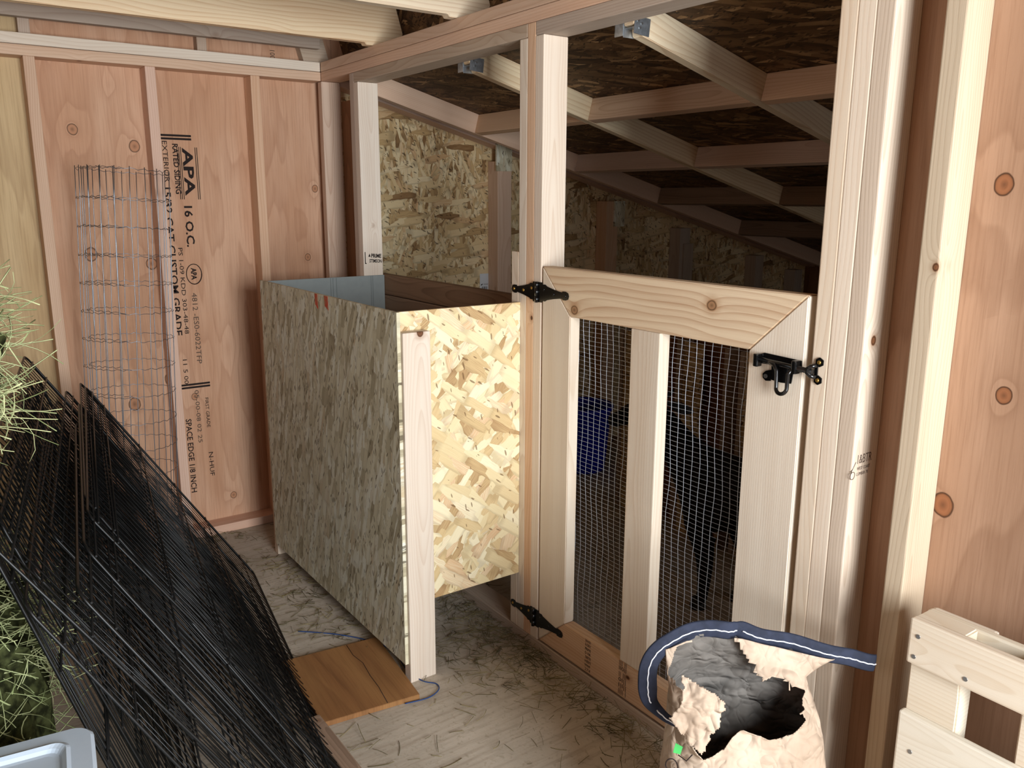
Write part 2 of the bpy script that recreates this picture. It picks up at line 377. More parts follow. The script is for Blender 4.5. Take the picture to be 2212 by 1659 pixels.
def prism(name, pts, m, depth, mat, parent=None, bev=0.0):
    """polygon pts in local XY extruded along local +Z"""
    bm = bmesh.new()
    f = bm.faces.new([bm.verts.new((x, y, 0)) for x, y in pts])
    r = bmesh.ops.extrude_face_region(bm, geom=[f])
    for v in r['geom']:
        if isinstance(v, bmesh.types.BMVert): v.co.z += depth
    bmesh.ops.recalc_face_normals(bm, faces=bm.faces[:])
    if bev: bmesh.ops.bevel(bm, geom=bm.edges[:], offset=bev, segments=2, affect='EDGES')
    me = bpy.data.meshes.new('m'); bm.to_mesh(me); bm.free()
    return link(name, me, M[mat] if isinstance(mat, str) else mat, parent, m)

def tubes(lines, r, sides=5):
    """one mesh of round wires; lines = list of polylines (or (polyline, radius))"""
    vs_, fs = [], []
    for ln in lines:
        rr = r
        if isinstance(ln, tuple): ln, rr = ln
        pts = [V(p) for p in ln]; n = len(pts)
        if n < 2: continue
        t0 = (pts[1]-pts[0]).normalized()
        a = t0.orthogonal().normalized()
        base = len(vs_)
        for i, p in enumerate(pts):
            tg = (pts[min(i+1, n-1)]-pts[max(i-1, 0)])
            if tg.length < 1e-9: tg = t0
            tg.normalize()
            a = (a - tg*a.dot(tg))
            if a.length < 1e-6: a = tg.orthogonal()
            a.normalize(); b = tg.cross(a)
            for k in range(sides):
                an = 2*pi*k/sides
                vs_.append(p + a*(rr*cos(an)) + b*(rr*sin(an)))
        for i in range(n-1):
            for k in range(sides):
                k2 = (k+1) % sides
                fs.append((base+i*sides+k, base+i*sides+k2, base+(i+1)*sides+k2, base+(i+1)*sides+k))
        fs.append(tuple(base+k for k in reversed(range(sides))))
        fs.append(tuple(base+(n-1)*sides+k for k in range(sides)))
    me = bpy.data.meshes.new('m'); me.from_pydata([tuple(v) for v in vs_], [], fs); me.update()
    for f in me.polygons: f.use_smooth = len(f.vertices) == 4
    return me

def cyl(name, p0, p1, r, mat, parent=None, sides=20, r2=None):
    p0, p1 = V(p0), V(p1); d = p1-p0
    bm = bmesh.new()
    bmesh.ops.create_cone(bm, cap_ends=True, segments=sides, radius1=r, radius2=r if r2 is None else r2, depth=d.length)
    me = bpy.data.meshes.new('m'); bm.to_mesh(me); bm.free()
    for f in me.polygons: f.use_smooth = len(f.vertices) == 4
    m = d.to_track_quat('Z', 'Y').to_matrix().to_4x4(); m.translation = (p0+p1)/2
    return link(name, me, M[mat], parent, m)

def lathe(prof, sides=32):
    vs_ = [(r*cos(2*pi*k/sides), r*sin(2*pi*k/sides), z) for r, z in prof for k in range(sides)]
    fs = [(i*sides+k, i*sides+(k+1) % sides, (i+1)*sides+(k+1) % sides, (i+1)*sides+k) for i in range(len(prof)-1) for k in range(sides)]
    fs.append(tuple(reversed(range(sides))))
    me = bpy.data.meshes.new('m'); me.from_pydata(vs_, [], fs); me.update()
    for f in me.polygons: f.use_smooth = True
    return me

def text(name, s, size, m, mat, parent, sx=1.0, bold=0.0, spacing=1.0):
    cu = bpy.data.curves.new('t', 'FONT'); cu.body = s; cu.size = size; cu.offset = bold; cu.space_character = spacing
    cu.extrude = 0.0002; cu.resolution_u = 2
    tmp = bpy.data.objects.new('t', cu); COL.objects.link(tmp)
    dg = bpy.context.evaluated_depsgraph_get()
    me = bpy.data.meshes.new_from_object(tmp.evaluated_get(dg))
    bpy.data.objects.remove(tmp); bpy.data.curves.remove(cu)
    return link(name, me, M[mat], parent, m @ Matrix.Diagonal((sx, 1, 1, 1)))

# ================================================================== STRUCTURE
s = 0.038; H = 2.0154; ZT = H-2*s; ZH = ZT-s; D4 = 0.089
S0 = -0.3051; OC = 0.4064
XL, YR, XF = -2.62, -4.95, 3.6          # left wall, rear wall, far pen wall

floor = struct(box('floor', (XL-0.1, YR-0.3, -0.03), (XF+0.1, 0.101, 0), 'floor', bev=0, grain=1))

# back wall: plywood on studs
wb = struct(box('wall_back', (S0-2*OC+s/2, D4, 0), (0.089, D4+0.012, 2.9), 'ply', bev=0, grain=2))
box('plywood_sheet', (XL, D4, 0), (S0-2*OC+s/2-0.003, D4+0.012, 2.9), 'ply_yellow', wb, 0, 2)
for k in range(6):
    x = S0-OC*k
    box('stud', (x, 0, s), (x+s, D4, ZT), 'tan' if k == 2 else 'pink', wb)
box('bottom_plate', (XL, 0, 0), (0, D4, s), 'pink', wb)
box('top_plate', (XL, 0, ZT), (0, D4, ZT+s-0.0015), 'pink', wb)
box('top_plate', (XL, 0, ZT+s), (-0.001, D4, H), 'pale', wb)
box('gable_board', (XL, 0.0, 2.070), (0.004, s, 2.113), 'grey', wb)
for x in (-1.118, -0.499, -1.73, -2.34):
    box('cripple_stud', (x, s+0.001, H), (x+s, D4, 2.6), 'grey', wb)
gm = frame((-0.055, D4-0.002, H), (1, 0, 0), (0, 0, 1))
prism('rake_stud', [(0, 0), (0.118, 0), (-0.03, 0.5), (-0.148, 0.5)], gm, 0.045, 'grey', wb)

# lumber stamps on the plywood (reading down the sheet)
def wtext(st, x, z0, z1, h, mat='ink', bold=0.0, yy=D4-0.0012):
    m = frame((x, yy, z0), (0, 0, -1), (1, 0, 0))
    o = text('printed_stamp', st, h*1.38, m, mat, wb, 1.0, bold)
    w = max(v.co.x for v in o.data.vertices)-min(v.co.x for v in o.data.vertices)
    o.matrix_basis = WM[wb].inverted() @ m @ Matrix.Diagonal(((z0-z1)/w, 1, 1, 1))
wtext('EXTERIOR', -0.651, 1.674, 1.513, 0.020)
wtext('15/32 CAT CUSTOM GRADE', -0.660, 1.498, 0.89, 0.028, bold=0.0006)
wtext('RATED SIDING', -0.612, 1.663, 1.465, 0.022, bold=0.0006)
wtext('PS 1-09 KDD 303-48-48', -0.622, 1.248, 0.888, 0.018)
wtext('11 5 00', -0.640, 0.784, 0.677, 0.018)
wtext('SPACE EDGE 1/8 INCH', -0.648, 0.516, 0.183, 0.024, bold=0.0004)
wtext('APA', -0.574, 1.643, 1.452, 0.040, bold=0.0016)
wtext('16 O.C.', -0.584, 1.425, 1.258, 0.032, bold=0.001)
wtext('4812 -ES0-6022TFP', -0.582, 1.057, 0.753, 0.022, 'ink_faint')
wtext('05-00-08 02 25', -0.602, 0.639, 0.404, 0.018, 'ink_faint')
wtext('FIRST GRADE', -0.561, 0.601, 0.468, 0.015)
wtext('N-HUF', -0.563, 0.355, 0.246, 0.020)
wtext('100', -0.186, 2.064, 2.030, 0.022, 'ink_faint')
bars = []
def bar(x0, x1, z0, z1):
    box('printed_stamp', (x0, D4-0.0014, z0), (x1, D4-0.0002, z1), 'ink', wb, 0)
for z in (1.694, 1.681): bar(-0.662, -0.536, z-0.004, z+0.004)
for z in (0.665, 0.652): bar(-0.655, -0.535, z-0.004, z+0.004)
for x in (-0.595, -0.588, -0.581, -0.524, -0.517): bar(x-0.0013, x+0.0013, 1.442, 1.650)
tm = tubes([[(-0.566+0.031*cos(a), D4-0.001, 1.135+0.042*sin(a)) for a in [2*pi*i/24 for i in range(25)]]], 0.0022, 4)
link('printed_stamp', tm, M['ink'], wb)
wtext('APA', -0.577, 1.160, 1.110, 0.022, bold=0.001)

box('plywood_sheet', (D4+0.001, D4, 2.0), (0.30, D4+0.012, 2.9), 'ply', wb, 0, 2)

# pen side wall (OSB), follows the sloping roof
RZ0, RM = 1.9894, 0.2656
def rz(x): return RZ0-RM*x
m = frame((0.089, D4+0.012, 0), (1, 0, 0), (0, 0, 1))
wp = struct(prism('wall_pen_side', [(0, 0), (XF-0.089, 0), (XF-0.089, rz(XF)), (0, rz(0.089))], m, 0.012, 'osb_wall'))
for x0, x1 in ((0.918, 1.003), (1.650, 1.735), (2.240, 2.325), (2.95, 3.03), (3.371, 3.45)):
    box('stud', (x0, 0, s), (x1, D4-0.001, rz(x1)-0.09), 'pink' if x0 < 2 else 'grey', wp)
box('bottom_plate', (0.09, 0, 0), (XF, D4-0.001, s), 'brown', wp)
ux = V((1, 0, -RM)).normalized(); un = V((RM, 0, 1)).normalized()
def slope_box(name, x0, x1, y0, y1, mat, parent=None, hh=0.084):
    c = V(((x0+x1)/2, (y0+y1)/2, rz((x0+x1)/2)))-un*(hh/2)
    return link(name, boxmesh((x1-x0)/ux.x, hh, abs(y1-y0), 0.003), M[mat], parent, frame(c, ux, un))
slope_box('rake_plate', 0.09, XF, 0.002, D4-0.002, 'pink', wp, 0.04)
box('osb_patch', (0.905, -0.012, 1.585), (0.998, -0.0005, 1.755), 'osb_side', wp, 0)
box('osb_patch', (1.70, -0.012, 1.30), (1.775, -0.0005, 1.44), 'osb_side', wp, 0)
box('primed_patch', (2.265, -0.012, 0.92), (2.345, -0.0005, 1.19), 'grey', wp, 0)

struct(box('wall_pen_far', (XF, YR, 0), (XF+0.012, D4, 1.2), 'ply_brown', bev=0, grain=2))
cp = struct(link('ceiling_pen', boxmesh((XF-0.06)/ux.x, 0.1-YR, 0.012), M['osb_roof_shaded'], None,
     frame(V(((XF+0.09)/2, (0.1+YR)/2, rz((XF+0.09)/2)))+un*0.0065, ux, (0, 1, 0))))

# main roof: steep lower slope resting on the beam, flat above
rm = frame((0.150, (0.1+YR)/2, 2.06), V((-0.30, 0, 1)), (0, 1, 0))
cm = struct(link('ceiling', boxmesh(2.9, 0.1-YR+0.05, 0.012), M['osb_roof_shaded'], None, rm @ Matrix.Translation((1.39, 0, -0.006))))
box('upper_roof', (XL, YR, 2.95), (-0.10, 0.1, 2.962), 'osb_roof_shaded', cm, 0)
struct(box('wall_left', (XL-0.012, YR, 0), (XL, 0.1, 2.95), 'ply_brown', bev=0, grain=2))
wr = struct(box('wall_rear', (XL, YR-0.012, 0), (-1.86, YR, 2.95), 'ply_brown', bev=0, grain=2))
box('plywood_sheet', (-1.86, YR-0.012, 2.15), (0.089, YR, 2.95), 'ply', wr, 0, 2)
box('plywood_sheet', (0.089, YR-0.012, 0), (XF, YR, 2.0), 'ply', wr, 0, 2)

# solid plywood end of the partition
wt = struct(box('wall_right', (D4, YR, s), (D4+0.012, -2.636, ZT), 'ply_right', bev=0, grain=2))
for k in range(6):
    y = -2.731-OC*k
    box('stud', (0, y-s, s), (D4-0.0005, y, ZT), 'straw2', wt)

# ================================================================== PARTITION FRAME
sill = tag(box('sill_plate', (0, YR, 0), (D4-0.001, 0, s-0.002), 'grey'), 'long floor-level board the gate and posts stand on, hay piled against it', 'sill')

beam = thing('overhead_beam', 'doubled overhead beam of reddish boards running above the gate and posts', 'beam', (0.045, -1.3, ZT))
box('top_plate', (0, YR, ZT), (D4, -0.0005, ZT+s-0.001), 'pink', beam)
box('top_plate', (0, YR, ZT+s), (D4, 0, H), 'pink', beam)
box('header', (0, -1.5025, ZH), (D4, -0.325, ZT-0.0005), 'grey', beam)
box('header', (0, -2.560, ZH), (D4, -1.542, ZT-0.0005), 'grey', beam)

def post(name, label, boards):
    p = thing(name, label, 'post', (0.045, sum(b[0]+b[1] for b in boards)/2/len(boards), s))
    for y0, y1, zt, mt in boards: box('stud', (0, y0, s-0.001), (D4-0.001, y1-0.0008, zt-0.0008), mt, p)
    return p
pc = post('corner_post', 'knotty tan stud standing in the corner where plywood wall meets the partition', [(0.036, -0.002, ZT, 'tan')])
box('filler_panel', (D4, -0.2865, s), (D4+0.012, -0.002, 1.86), 'ply_brown', pc, 0, 2)
pl = post('door_post', 'doubled pale post behind the grey siding panel, stamped with black letters', [(-0.2865, -0.3245, ZT, 'grey'), (-0.3245, -0.3625, ZH, 'pale')])
pmid = post('gate_post', 'tall layered post of several pale boards carrying the gate hinges', [(-1.427, -1.4645, 1.292, 'pale'), (-1.4653, -1.5033, ZH, 'pale'), (-1.5033, -1.5413, ZT, 'pink'), (-1.5413, -1.5793, ZH, 'pale')])
pr_ = post('latch_post', 'triple-board post on the latch side of the gate with worn knotty edges', [(-2.5226, -2.5606, ZH, 'pale'), (-2.5606, -2.5986, ZT, 'pale'), (-2.5986, -2.6366, ZT, 'straw')])

# stamps on the posts
def stamp(st, o, xd, yd, h, w, mat, parent, bold=0.0):
    m = frame(o, xd, yd); ob = text('printed_stamp', st, h*1.38, m, mat, parent, 1.0, bold)
    ww = max(v.co.x for v in ob.data.vertices)-min(v.co.x for v in ob.data.vertices)
    ob.matrix_basis = WM[parent].inverted() @ m @ Matrix.Diagonal((w/ww, 1, 1, 1))
yk = -0.3635
stamp('PRIME', (0.034, yk, 1.209), (1, 0, -0.06), (0, 0, 1), 0.016, 0.046, 'ink', pl, 0.0008)
stamp('STIMSON', (0.026, yk, 1.189), (1, 0, -0.06), (0, 0, 1), 0.014, 0.056, 'ink', pl, 0.0006)
for (x0, x1, z0, z1) in ((0.006, 0.0095, 1.183, 1.232), (0.006, 0.013, 1.183, 1.187)):
    box('printed_stamp', (x0, yk-0.0002, z0), (x1, yk+0.0002, z1), 'ink', pl, 0)
prism('printed_stamp', [(0, 0), (0.010, 0), (0.005, 0.014)], frame((0.022, yk+0.0002, 1.212), (1, 0, 0), (0, 0, 1)), 0.0004, 'ink', pl)
y3 = -2.6376
stamp('1&BTR', (0.014, y3, 0.920), (1, 0, 0), (0, 0, 1), 0.020, 0.050, 'ink_faint', pr_)
for k, w in ((0, 0.046), (1, 0.040)):
    stamp('WEST COAST' if k == 0 else 'LUMBER 70', (0.018, y3, 0.906-0.012*k), (1, 0, 0), (0, 0, 1), 0.007, w, 'ink_faint', pr_)
link('printed_stamp', tubes([[(0.004+0.008*cos(a), y3, 0.897+0.008*sin(a)) for a in [2*pi*i/16 for i in range(17)]], [(-0.002, y3, 0.905), (0.012, y3, 0.925)]], 0.0008, 4), M['ink_faint'], pr_)

# ================================================================== ROOF TIMBERS
def rafter(y1, label, hang=True, mat='joist'):
    y0 = y1+s
    zb = lambda x: rz(x)-0.0872
    pts = [(0.091, rz(0.091)), (0.091, 1.896), (0.118, 1.890), (0.123, zb(0.123)), (XF, zb(XF)), (XF, rz(XF))]
    m = frame((0, y0, 0), (1, 0, 0), (0, 0, 1))
    # mesh axes: local X down the slope so that the grain follows the board
    R = frame((0, y0, 0), ux, un); inv = R.inverted()
    loc = [(inv @ (m @ V((x, z, 0)))) for x, z in pts]
    r = thing('rafter', label, 'rafter', (1.8, (y0+y1)/2, rz(1.8)-0.045), 'sloping rafters over the pen')
    prism('board', [(p.x, p.y) for p in loc], R, s, mat, r, 0.002)
    if hang:
        h = link('joist_hanger', boxmesh(0.055, 0.045, 0.0016), M['hanger'], r, frame((0.120, y1-0.0010, 1.893), (1, 0, -0.1), (0, 0, 1)))
        for lo, hi in (((0.0905, y0+0.0002, 1.868), (0.147, y0+0.0018, 1.915)), ((0.092, y1-0.001, 1.8885), (0.118, y0+0.001, 1.8900)),
                       ((0.0895, y0+0.0012, 1.872), (0.0925, y0+0.034, 1.93)), ((0.0895, y0+0.032, 1.884), (0.12, y0+0.034, 1.905))):
            box('hanger_tab', lo, hi, 'hanger', h, 0)
        for dx, dz in ((0.105, 1.905), (0.118, 1.899), (0.112, 1.888)):
            cyl('nail', (dx, y1-0.0015, dz), (dx, y1-0.004, dz), 0.0035, 'steel', h, 10)
    return r
rafter(-0.260, 'reddish sloping rafter lying along the top of the pen OSB wall', False, 'pink')
rafter(-1.047, 'sloping rafter with metal hanger left of the tall gate post, second from the OSB wall')
rafter(-1.847, 'sloping rafter with metal hanger above the gate, wavy grain on its face')
rafter(-2.647, 'sloping rafter behind the latch post, mostly hidden', False)
rows = ((0.637, 'the row nearest the overhead beam'), (1.222, 'the second roof row'), (1.800, 'the third roof row'), (2.470, 'the lowest roof row'))
bays = ((-0.2605, -1.0085, 'left bay by the OSB wall'), (-1.0475, -1.8085, 'middle bay behind gate post'), (-1.8475, -2.6085, 'right bay by latch post'))
for i, (x, rt_) in enumerate(rows):
    for j, (y0, y1, bt) in enumerate(bays):
        c = V((x, (y0+y1)/2, rz(x)))-un*0.0425+ux*0.019
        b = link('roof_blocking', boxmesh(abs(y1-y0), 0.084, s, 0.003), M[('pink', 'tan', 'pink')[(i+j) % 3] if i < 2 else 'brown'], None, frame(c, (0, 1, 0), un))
        tag(b, '%s, cross block in %s' % (bt, rt_), 'roof block', 'cross blocking between the pen rafters')

def joist(y, label, z1=2.165):
    e = 0.133
    pts = [(XL, 2.025), (-0.028, 2.025), (-0.026, 2.0165), (0.088, 2.0165), (e, 2.068), (e-0.30*(z1-2.068), z1), (XL, z1)]
    o = prism('ceiling_joist', pts, frame((0, y+s, 0), (1, 0, 0), (0, 0, 1)), s, 'joist', None, 0.002)
    return tag(o, label, 'joist', 'ceiling joists across the main room')
joist(-0.503, 'yellow pine ceiling joist in front of the gable wall, swirling grain, ending on the beam')
joist(-1.113, 'yellow pine ceiling joist nearer the camera, cut off by the top of the picture')
for k in (2, 3, 4): joist(-0.503-0.61*k, 'yellow pine ceiling joist overhead, out of the picture above')

# ================================================================== GATE
GY0, GY1, GZ0, GZ1, GT = -1.588, -2.504, 0.044, 1.255, 0.038
gate = thing('gate', 'pale wooden gate with mitred frame and two wire mesh panes', 'gate', (0.02, -2.046, GZ0))
ZB, ZT_ = 0.157, 1.119; YL, YRr = -1.720, -2.358
mx = frame((GT, 0, 0), (0, 1, 0), (0, 0, 1))          # rails: local X=y, Y=z, extrudes to +X... towards local Z
def gprism(name, pts, mat, xdir, ydir, parent=gate, x0=GT, dep=GT, bev=0.0025):
    R = frame((x0, 0, 0), xdir, ydir); inv = R.inverted()
    l = [inv @ V((x0, y, z)) for y, z in pts]
    n = R.col[2].xyz
    if n.x > 0: R.translation = V((x0-dep, 0, 0))
    return prism(name, [(p.x, p.y) for p in l], R, dep, mat, parent, bev)
g = 0.0006
gprism('top_rail', [(GY0, GZ1), (GY1, GZ1), (YRr, ZT_), (YL, ZT_)], 'rail', (0, -1, 0), (0, 0, 1))
gprism('bottom_rail', [(GY0-g, GZ0), (YL, ZB), (YRr, ZB), (GY1+g, GZ0)], 'tan', (0, -1, 0), (0, 0, 1))
gprism('stile', [(GY0, GZ0+g), (GY0, GZ1-g), (YL+g, ZT_-g), (YL+g, ZB+g)], 'pale', (0, 0, 1), (0, -1, 0))
gprism('stile', [(GY1, GZ0+g), (YRr-g, ZB+g), (YRr-g, ZT_-g), (GY1, GZ1-g)], 'pale', (0, 0, 1), (0, -1, 0))
box('center_stile', (0.0006, -1.973, ZB+0.0005), (GT, -2.078, ZT_-0.0005), 'pale', gate, grain=2)
wl = []
rg = random.Random(3)
ny = int((YL+0.05-(YRr-0.05))/0.0254)
for i in range(ny+1):
    y = YL+0.035-0.0254*i
    wl.append(([(0.0405+0.001*sin(j*0.9), y+0.0035*sin(j*0.55+0.12*i)*min(1, j/3)+0.002*sin(j*1.3+i), 0.10+1.07*j/26) for j in range(27)], 0.0007))
for j in range(84):
    z = 0.10+0.0127*j
    wl.append(([(0.0420, YL+0.04-0.0254*i*1.0, z+0.0012*sin(i*0.7+j*0.2)) for i in range(ny+1)], 0.00042))
link('wire_mesh', tubes(wl, 0.0009, 4), M['galv_mesh'], gate)
for k, (y, n) in enumerate(((-1.835, 8), (-1.985, 6))):
    for j in range(n):
        if k == 0: st_, h_ = ('2X6 KD', 'S-DRY', 'PRIME', 'D FIR', '1&BTR', 'HEM', 'WWP', '274')[j], 0.009
        else: st_, h_ = ('||| ||', 'II0II', '|| |||', '0I||', 'I|I||', '|||| |')[j], 0.013
        stamp(st_, (-0.0005, y+0.014, 0.146-j*(0.0135 if k == 0 else 0.018)), (0, -1, 0), (0, 0, 1), h_, 0.026 if k == 0 else 0.030, 'ink_faint', gate)

def hinge(zc):
    h = link('hinge', None, None, gate, Matrix.Translation((0, -1.565, zc)))
    prof = [(0.000, 0.030), (0.020, 0.030), (0.024, 0.024), (0.034, 0.025), (0.041, 0.0205), (0.070, 0.014), (0.105, 0.0085), (0.108, 0.0125), (0.120, 0.0125), (0.129, 0.009), (0.132, 0.0)]
    for sg, L, nm in ((1, 1.0, 'post_leaf'), (-1, 1.13, 'gate_leaf')):
        pts = [(sg*a*L, b) for a, b in prof]+[(sg*a*L, -b) for a, b in reversed(prof[:-1])]
        prism(nm, pts, frame((-0.0032, -1.565, zc), (0, 1, 0), (0, 0, 1)), 0.0030, 'black', h, 0.0006)
        for a in (0.028, 0.070, 0.119):
            c = V((-0.0030, -1.565+sg*a*L, zc+(0.010 if a < 0.05 else 0)))
            cyl('screw', c, c+V((-0.0022, 0, 0)), 0.0052, 'brass' if sg == 1 else 'black', h, 14, 0.0036)
    for z0, z1 in ((-0.031, -0.012), (-0.0115, 0.0115), (0.012, 0.031)):
        cyl('knuckle', (-0.0055, -1.565, zc+z0), (-0.0055, -1.565, zc+z1), 0.0062, 'black', h, 16)
hinge(1.177); hinge(0.115)

lt = link('latch', None, None, gate, Matrix.Translation((-0.002, -2.45, 1.09)))
prism('latch_plate', [(-2.388, 1.112), (-2.404, 1.119), (-2.500, 1.116), (-2.503, 1.091), (-2.482, 1.089), (-2.478, 1.062), (-2.452, 1.060), (-2.427, 1.062), (-2.425, 1.095), (-2.392, 1.094), (-2.385, 1.102)],
      frame((-0.0038, 0, 0), (0, 1, 0), (0, 0, 1)), 0.0036, 'black', lt, 0.0006)
prism('latch_foot', [(-2.4255, 1.059), (-2.412, 1.0572), (-2.404, 1.063), (-2.403, 1.072), (-2.411, 1.0795), (-2.4255, 1.0845)], frame((-0.0042, 0, 0), (0, 1, 0), (0, 0, 1)), 0.0036, 'black', lt, 0.0006)
cyl('screw', (-0.0042, -2.4125, 1.068), (-0.006, -2.4125, 1.068), 0.0048, 'steel', lt, 14)
link('bolt', tubes([[(-0.013, -2.388, 1.106), (-0.013, -2.536, 1.099)]], 0.0058, 12), M['black'], lt)
for y in (-2.394, -2.494):
    box('bolt_guide', (-0.022, y-0.006, 1.088), (-0.0035, y+0.006, 1.117), 'black', lt, 0.003)
arc = [(-0.020-0.004*sin(pi*i/12), -2.4675+0.0135*cos(pi+pi*i/12), 1.053-0.0125*sin(pi*i/12)) for i in range(13)]
link('handle', tubes([[(-0.014, -2.415, 1.104), (-0.019, -2.444, 1.100), (-0.021, -2.453, 1.088)]+[(x, -2.4675-(y+2.4675), z) for x, y, z in arc]+[(-0.021, -2.482, 1.086), (-0.018, -2.488, 1.096)]], 0.0044, 10), M['black'], lt)

kp = thing('latch_keeper', 'black forked latch keeper with two brass screws on the post', 'latch keeper', (-0.004, -2.544, 1.10))
for yc, zc in ((-2.5435, 1.1195), (-2.5425, 1.0815)):
    prism('keeper_plate', [(yc+0.0105*cos(a), zc+0.0105*sin(a)) for a in [pi/6+2*pi*k/6 for k in range(6)]], frame((-0.0035, 0, 0), (0, 1, 0), (0, 0, 1)), 0.0033, 'black', kp, 0.0006)
    cyl('screw', (-0.0034, yc, zc), (-0.0062, yc, zc), 0.0048, 'brass', kp, 14, 0.0034)
link('fork', tubes([[(-0.006, -2.5395, 1.113), (-0.013, -2.531, 1.110), (-0.015, -2.524, 1.104), (-0.015, -2.524, 1.096), (-0.013, -2.531, 1.090), (-0.006, -2.5395, 1.087)]], 0.0046, 10), M['black'], kp)
box('fork_base', (-0.0035, -2.5405, 1.089), (-0.0002, -2.5335, 1.112), 'black', kp, 0.0005)

# ================================================================== FEEDER BOX
fb = thing('feeder_box', 'tall open-topped OSB box standing on wooden legs beside the gate post', 'box', (-0.22, -0.93, 0))
box('front_panel', (-0.4315, -1.476, 0.236), (-0.0008, -1.465, 1.137), 'osb_front', fb, 0.0008, 2)
sp_ = box('side_panel', (-0.443, -1.503, 0.060), (-0.432, -0.3735, 1.140), 'osb_side', fb, 0.0008, 2)
box('siding_panel', (-0.4315, -0.3728, 0.20), (0.088, -0.3638, 1.135), 'siding', fb, 0.0006, 2)
for x in (-0.153, -0.143, -0.128, 0.026, 0.034): box('groove', (x-0.0012, -0.3731, 0.21), (x+0.0012, -0.3729, 1.134), 'groove', fb, 0)
box('leg', (-0.4315, -1.5145, 0), (-0.343, -1.4765, 1.082), 'pale', fb, 0.003, 2)
box('leg', (-0.4315, -0.3632, 0), (-0.343, -0.326, 0.9), 'pale', fb, 0.003, 2)
box('bottom_panel', (-0.4315, -1.4645, 0.238), (-0.0008, -0.3735, 0.250), 'osb_wall', fb, 0)
for y0, y1, z1 in ((-0.918, -0.944, 0.050), (-0.998, -1.030, 0.046)):
    prism('paint_mark', [(y0, 1.1395), (y1+0.003, 1.1395), (y1, 1.1395-z1), (y1+0.008, 1.1385-z1*0.9), (y0-0.003, 1.1395-z1*0.72)], frame((-0.4434, 0, 0), (0, 1, 0), (0, 0, 1)), 0.0003, 'red', fb)
for z0, z1 in ((1.054, 1.137), (0.968, 1.051), (0.882, 0.965)):
    b = box('cross_board', (D4+0.0005, -1.426, z0), (D4+s, -0.290, z1), 'brown', None)
    tag(b, 'dark horizontal board closing the pen side of the feeder box, %s' % {1.054: 'topmost', 0.968: 'second from top', 0.882: 'lowest'}[z0], 'board', 'boards behind the feeder box')

# ================================================================== WIRE PANELS
Fp = V((-0.576, -0.486, 0.006)); E_ = V((0.148, 0.989, 0)).normalized(); HL = V((-0.989, 0.148, 0))
def wire_panel(label, s0, s1, off, th, b0=0.0, Lu=0.955, group='black wire panels in the leaning stack', ydev=0.0, dz=0.0, pitch=0.038, skew=0.0):
    th = radians(th)
    e = (E_ + HL*ydev).normalized(); h = V((-e.y, e.x, 0))
    U = h*cos(th)+V((0, 0, sin(th))); n = e.cross(U)
    O = Fp + HL*off + V((0, 0, dz))
    P = lambda a, b, c=0.0: O - e*(a-skew*b) + U*b + n*c
    t = thing('wire_crate_side', label, 'wire panel', tuple(P((s0+s1)/2, b0)), group)
    rc = 0.028; fr = []
    for (ca, cb, a0) in ((s0+rc, b0+Lu-rc, 90), (s0+rc, b0+rc, 180), (s1-rc, b0+rc, 270), (s1-rc, b0+Lu-rc, 0)):
        for k in range(6):
            a = radians(a0+18*k); fr.append(P(ca+rc*cos(a), cb+rc*sin(a)))
    fr.append(fr[0])
    link('frame_wire', tubes([fr], 0.0031, 7), M['wire'], t)
    r2 = 0.022
    ln = [[P(s0+r2, b0+rc), P(s0+r2, b0+Lu-rc)], [P(s1-r2, b0+rc), P(s1-r2, b0+Lu-rc)]]
    cr = []
    for b in (0.097, 0.306, 0.484, 0.68, 0.865, 0.926):
        cr.append([P(s0, b0+b*Lu/0.954, 0.0045), P(s1, b0+b*Lu/0.954, 0.0045)])
    link('cross_wires', tubes(cr, 0.0022, 6), M['wire'], t)
    k = int((s1-s0)/pitch)
    for i in range(1, k):
        a = s0+i*(s1-s0)/k
        jt = 0.0015*sin(i*2.7+off*90)
        ln.append([P(a+jt, b0, 0), P(a, b0+Lu*0.5, 0.0015*sin(i)), P(a-jt, b0+Lu, 0)])
    link('grid_wires', tubes(ln, 0.00125, 5), M['wire'], t)
    return t
wire_panel('outermost black wire panel of the leaning stack, its far corner nearest the OSB box', 0.0, 1.34, 0.0, 57.2, group=None)
inner = 'black wire grid panel inside the stack leaning beside the hay'
for a, sk in (((0.19, 1.50, 0.020, 57.6), 0.27), ((0.43, 1.68, 0.030, 57.8), 0.16), ((0.65, 1.83, 0.042, 58.0), 0.10), ((0.10, 1.45, 0.075, 58.6), 0.0), ((0.30, 1.66, 0.105, 59.2), 0.04), ((0.52, 1.80, 0.150, 60.5), 0.0),
          ((0.34, 1.60, 0.33, 71.5), 0.0), ((0.40, 1.66, 0.365, 72.5), 0.0), ((0.48, 1.70, 0.40, 73.5), 0.0)):
    wire_panel(inner, *a, ydev=0.01*sin(a[2]*50), skew=sk)
wire_panel('black wire panel riding higher than the rest of the leaning stack, rail ends hooked', 0.26, 1.76, 0.055, 57.6, b0=0.19, group=None)

